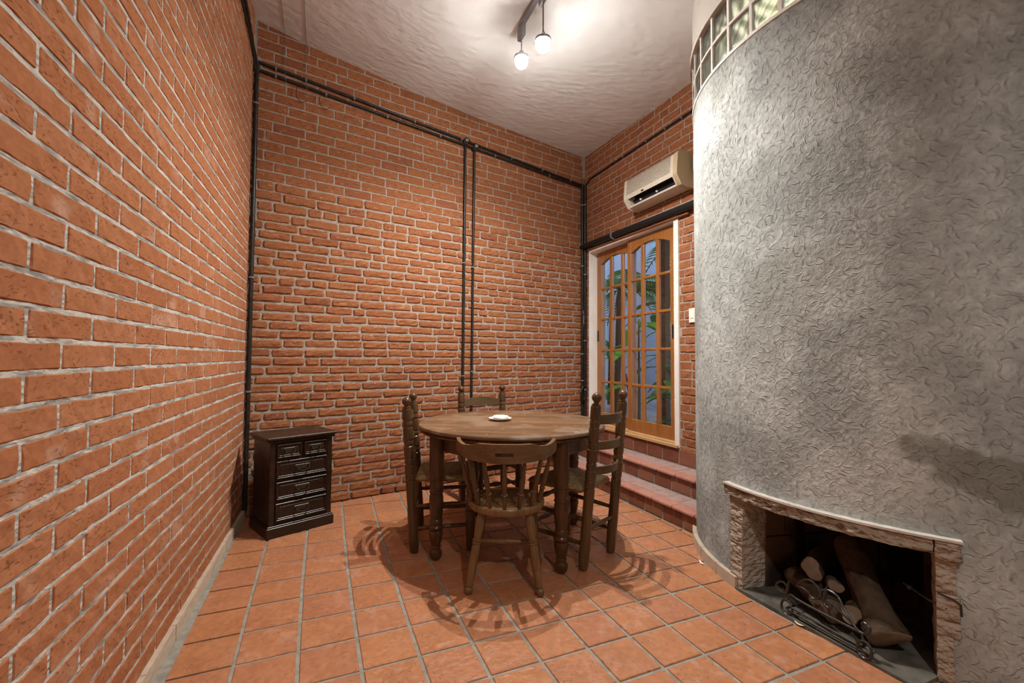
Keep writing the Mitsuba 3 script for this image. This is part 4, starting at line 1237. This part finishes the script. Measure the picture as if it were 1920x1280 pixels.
# ------------------------------------------------------------------ chest of drawers
ch = thing('chest_of_drawers', 'small dark wooden chest of five drawers in the corner by the left wall', 'chest of drawers')
CH = placer(-0.029, 0.186, math.radians(23.3))
W_, D_ = 0.430, 0.335
put('plinth', CH(join([cbox(0, W_, 0, D_, 0, 0.066, .003), cbox(0.006, W_ - 0.006, 0.006, D_, 0.064, 0.076, .003)])), 'mat_chest', ch)
put('carcass', CH(join([cbox(0.016, W_ - 0.016, 0.022, D_ - .005, 0.07, 0.602, .003)])), 'mat_chest', ch)
for x0, x1 in ((0.014, 0.048), (W_ - 0.048, W_ - 0.014)):
    put('corner_stile', CH(cbox(x0, x1, 0.012, 0.03, 0.072, 0.600, .003)), 'mat_chest', ch)
put('top', CH(join([cbox(-0.012, W_ + 0.012, -0.014, D_ + .004, 0.616, 0.636, .005), cbox(0.0, W_, -0.002, D_, 0.598, 0.617, .006)])), 'mat_chest', ch)


def drawer(x0, x1, z0, z1, pull):
    key = put('drawer', CH(join([cbox(x0, x1, 0.010, 0.03, z0, z1, .002), cbox(x0 + .02, x1 - .02, 0.008, 0.02, z0 + .02, z1 - .02, .004)])), 'mat_chest', ch)
    fr = [cbox(x0, x1, 0.002, 0.012, z1 - .010, z1, .003), cbox(x0, x1, 0.002, 0.012, z0, z0 + .010, .003), cbox(x0, x0 + .010, 0.002, 0.012, z0, z1, .003), cbox(x1 - .010, x1, 0.002, 0.012, z0, z1, .003),
          cbox(x0 + .012, x1 - .012, 0.005, 0.012, z0 + .012, z0 + .020, .003)]
    put('moulding', CH(join(fr)), 'mat_chest', key)
    cx, cz = (x0 + x1) / 2, (z0 + z1) / 2
    w = pull
    put('back_plate', CH(join([cbox(cx - w, cx + w, 0.005, 0.009, cz + .002, cz + .020, .002), cbox(cx - w * .6, cx + w * .6, 0.005, 0.009, cz - .012, cz + .010, .002)])), 'mat_brass_old', key)
    put('handle', CH(tube(spline([(cx - w * .8, 0.006, cz + .010), (cx - w * .75, -0.012, cz - .004), (cx - w * .3, -0.018, cz - .016), (cx + w * .3, -0.018, cz - .016), (cx + w * .75, -0.012, cz - .004), (cx + w * .8, 0.006, cz + .010)], 20), 0.0034, 7)), 'mat_brass_old', key, smooth=50)


drawer(0.054, 0.206, 0.497, 0.585, 0.034)
drawer(0.224, 0.376, 0.497, 0.585, 0.034)
for z0 in (0.366, 0.234, 0.100):
    drawer(0.052, 0.378, z0, z0 + 0.112, 0.048)

# ------------------------------------------------------------------ the garden outside the door
struct('floor_garden', box(3.26, 8.5, -0.45, 7.0, 0.25, 0.36), 'mat_paving')
struct('wall_garden', join([box(3.0, 8.5, 5.6, 5.8, 0.2, 4.6), box(7.2, 7.4, -0.4, 5.8, 0.2, 4.2), box(3.05, 3.25, 1.62, 5.7, 0.2, 3.6)]), 'mat_garden_wall')


def frond(base, yaw, L, up, droop, rs, width=0.20, nl=16):
    """palm frond: midrib with leaflets"""
    s = np.linspace(0, 1, 14)
    d = np.array([math.cos(yaw), math.sin(yaw), 0])
    mid = np.array([base + d * L * t * 0.9 + np.array([0, 0, L * (up * t - droop * t * t)]) for t in s])
    side = np.array([-d[1], d[0], 0])
    V, Fc = [], []
    for i in range(nl):
        f = 0.15 + 0.85 * i / nl
        p = np.array([np.interp(f, s, mid[:, k]) for k in range(3)])
        w = width * math.sin(math.pi * min(1, f * 0.9 + 0.12)) + 0.03
        for sg in (-1, 1):
            tip = p + side * sg * w + d * w * 0.7 + np.array([0, 0, -w * 0.45])
            b = len(V)
            V += [p, p + d * 0.028 + [0, 0, .004], (p + tip) / 2 + d * 0.02 + [0, 0, .02], tip]
            Fc += [(b, b + 1, b + 2), (b, b + 2, b + 3)]
    m = trimesh.Trimesh(np.array(V), np.array(Fc), process=False)
    rib = tube(mid, 0.006, 5)
    return m, rib


def palm(x, y, h, n, L, label, seed):
    rs = np.random.RandomState(seed)
    t = thing('palm', label, 'palm', 'palms in the garden')
    put('trunk', turned((x, y, 0.34), (x + 0.05, y, h), [(0, .055), (.3, .045), (.9, .04), (1, .02)], 10), 'mat_stem', t, smooth=50)
    for i in range(n):
        m, rib = frond(np.array([x + .05, y, h - .03]), 2 * math.pi * i / n + rs.rand() * .5, L * rs.uniform(.8, 1.1), rs.uniform(.15, .75), rs.uniform(.5, .9), rs)
        put('frond', m, 'mat_leaf', t)
        put('midrib', rib, 'mat_stem', t)


palm(4.05, 2.15, 2.15, 11, 0.95, 'palm with drooping fronds seen through the top panes of the right door leaf', 3)
palm(4.9, 3.5, 2.45, 11, 1.1, 'taller palm farther back in the garden', 4)
palm(3.95, 3.10, 1.55, 9, 0.8, 'short palm seen through the left door leaf', 5)


def broad_plant(x, y, h, n, L, mat, label, seed, kind='leafy_plant'):
    rs = np.random.RandomState(seed)
    t = thing(kind, label, 'plant', 'leafy plants in the garden')
    put('stem', turned((x, y, 0.34), (x, y, h), [(0, .02), (.6, .014), (1, .008)], 8), 'mat_stem', t, smooth=50)
    for i in range(n):
        yaw = 2 * math.pi * i / n + rs.rand()
        z = h * rs.uniform(0.35, 1.0) + 0.12
        d = np.array([math.cos(yaw), math.sin(yaw), 0])
        sd = np.array([-d[1], d[0], 0])
        s = np.linspace(0, 1, 8)
        w = L * 0.24 * np.sin(np.pi * s ** 0.8)
        mid = np.array([np.array([x, y, z]) + d * L * a + [0, 0, L * (0.45 * a - 0.75 * a * a)] for a in s])
        m = grid_mesh(np.stack([mid - sd * w[:, None] + [0, 0, .012], mid, mid + sd * w[:, None] + [0, 0, .012]], 1))
        put('leaf', m, mat, t, smooth=True)


broad_plant(3.95, 1.55, 1.65, 8, 0.55, 'mat_leaf_bright', 'plant with broad bright green leaves just outside the door', 7)
broad_plant(3.75, 0.75, 0.95, 12, 0.34, 'mat_leaf', 'low dark leafy plant outside the bottom right panes', 8)
broad_plant(4.3, 1.10, 1.05, 14, 0.36, 'mat_leaf', 'bushy dark green plant behind the low one outside the door', 9)
broad_plant(5.6, 2.7, 1.5, 16, 0.55, 'mat_leaf', 'large leafy shrub against the far garden wall', 10)
broad_plant(4.5, 4.2, 1.4, 14, 0.5, 'mat_leaf', 'leafy shrub in the left part of the garden', 11)
broad_plant(4.6, 1.75, 2.35, 16, 0.60, 'mat_leaf', 'tall leafy shrub filling the view through the middle panes', 12)
broad_plant(4.1, 2.75, 1.20, 16, 0.42, 'mat_leaf', 'dark leafy plant between the two shorter palms', 13)
palm(4.75, 1.35, 2.75, 12, 1.0, 'palm close to the right side of the garden seen in the top right panes', 6)
t = thing('garden_post', 'dark wooden post standing in the garden behind the right door leaf', 'post')
put('shaft', cbox(3.86, 3.94, 0.98, 1.06, 0.355, 3.0, .006), 'mat_stem', t)
put('beam', cbox(3.86, 3.94, 0.2, 4.2, 2.98, 3.08, .006), 'mat_stem', t)
fc = thing('folding_chair', 'reddish brown folding chair leaning in the garden outside the bottom panes', 'chair')
GC = placer(3.72, 1.30, 0.9)
tl = trimesh.transformations.rotation_matrix(-0.22, [1, 0, 0])
for x in (-0.19, 0.19):
    m = cbox(x - .015, x + .015, -.012, .012, 0.0, 0.62, .003)
    m.apply_transform(tl)
    m.apply_translation((0, 0, 0.36))
    put('frame_rail', GC(m), 'mat_chair_red', fc)
for z in (0.12, 0.24, 0.36, 0.48, 0.585):
    m = cbox(-.185, .185, -.008, .008, z - .025, z + .025, .003)
    m.apply_transform(tl)
    m.apply_translation((0, 0, 0.36))
    put('slat', GC(m), 'mat_chair_red', fc)
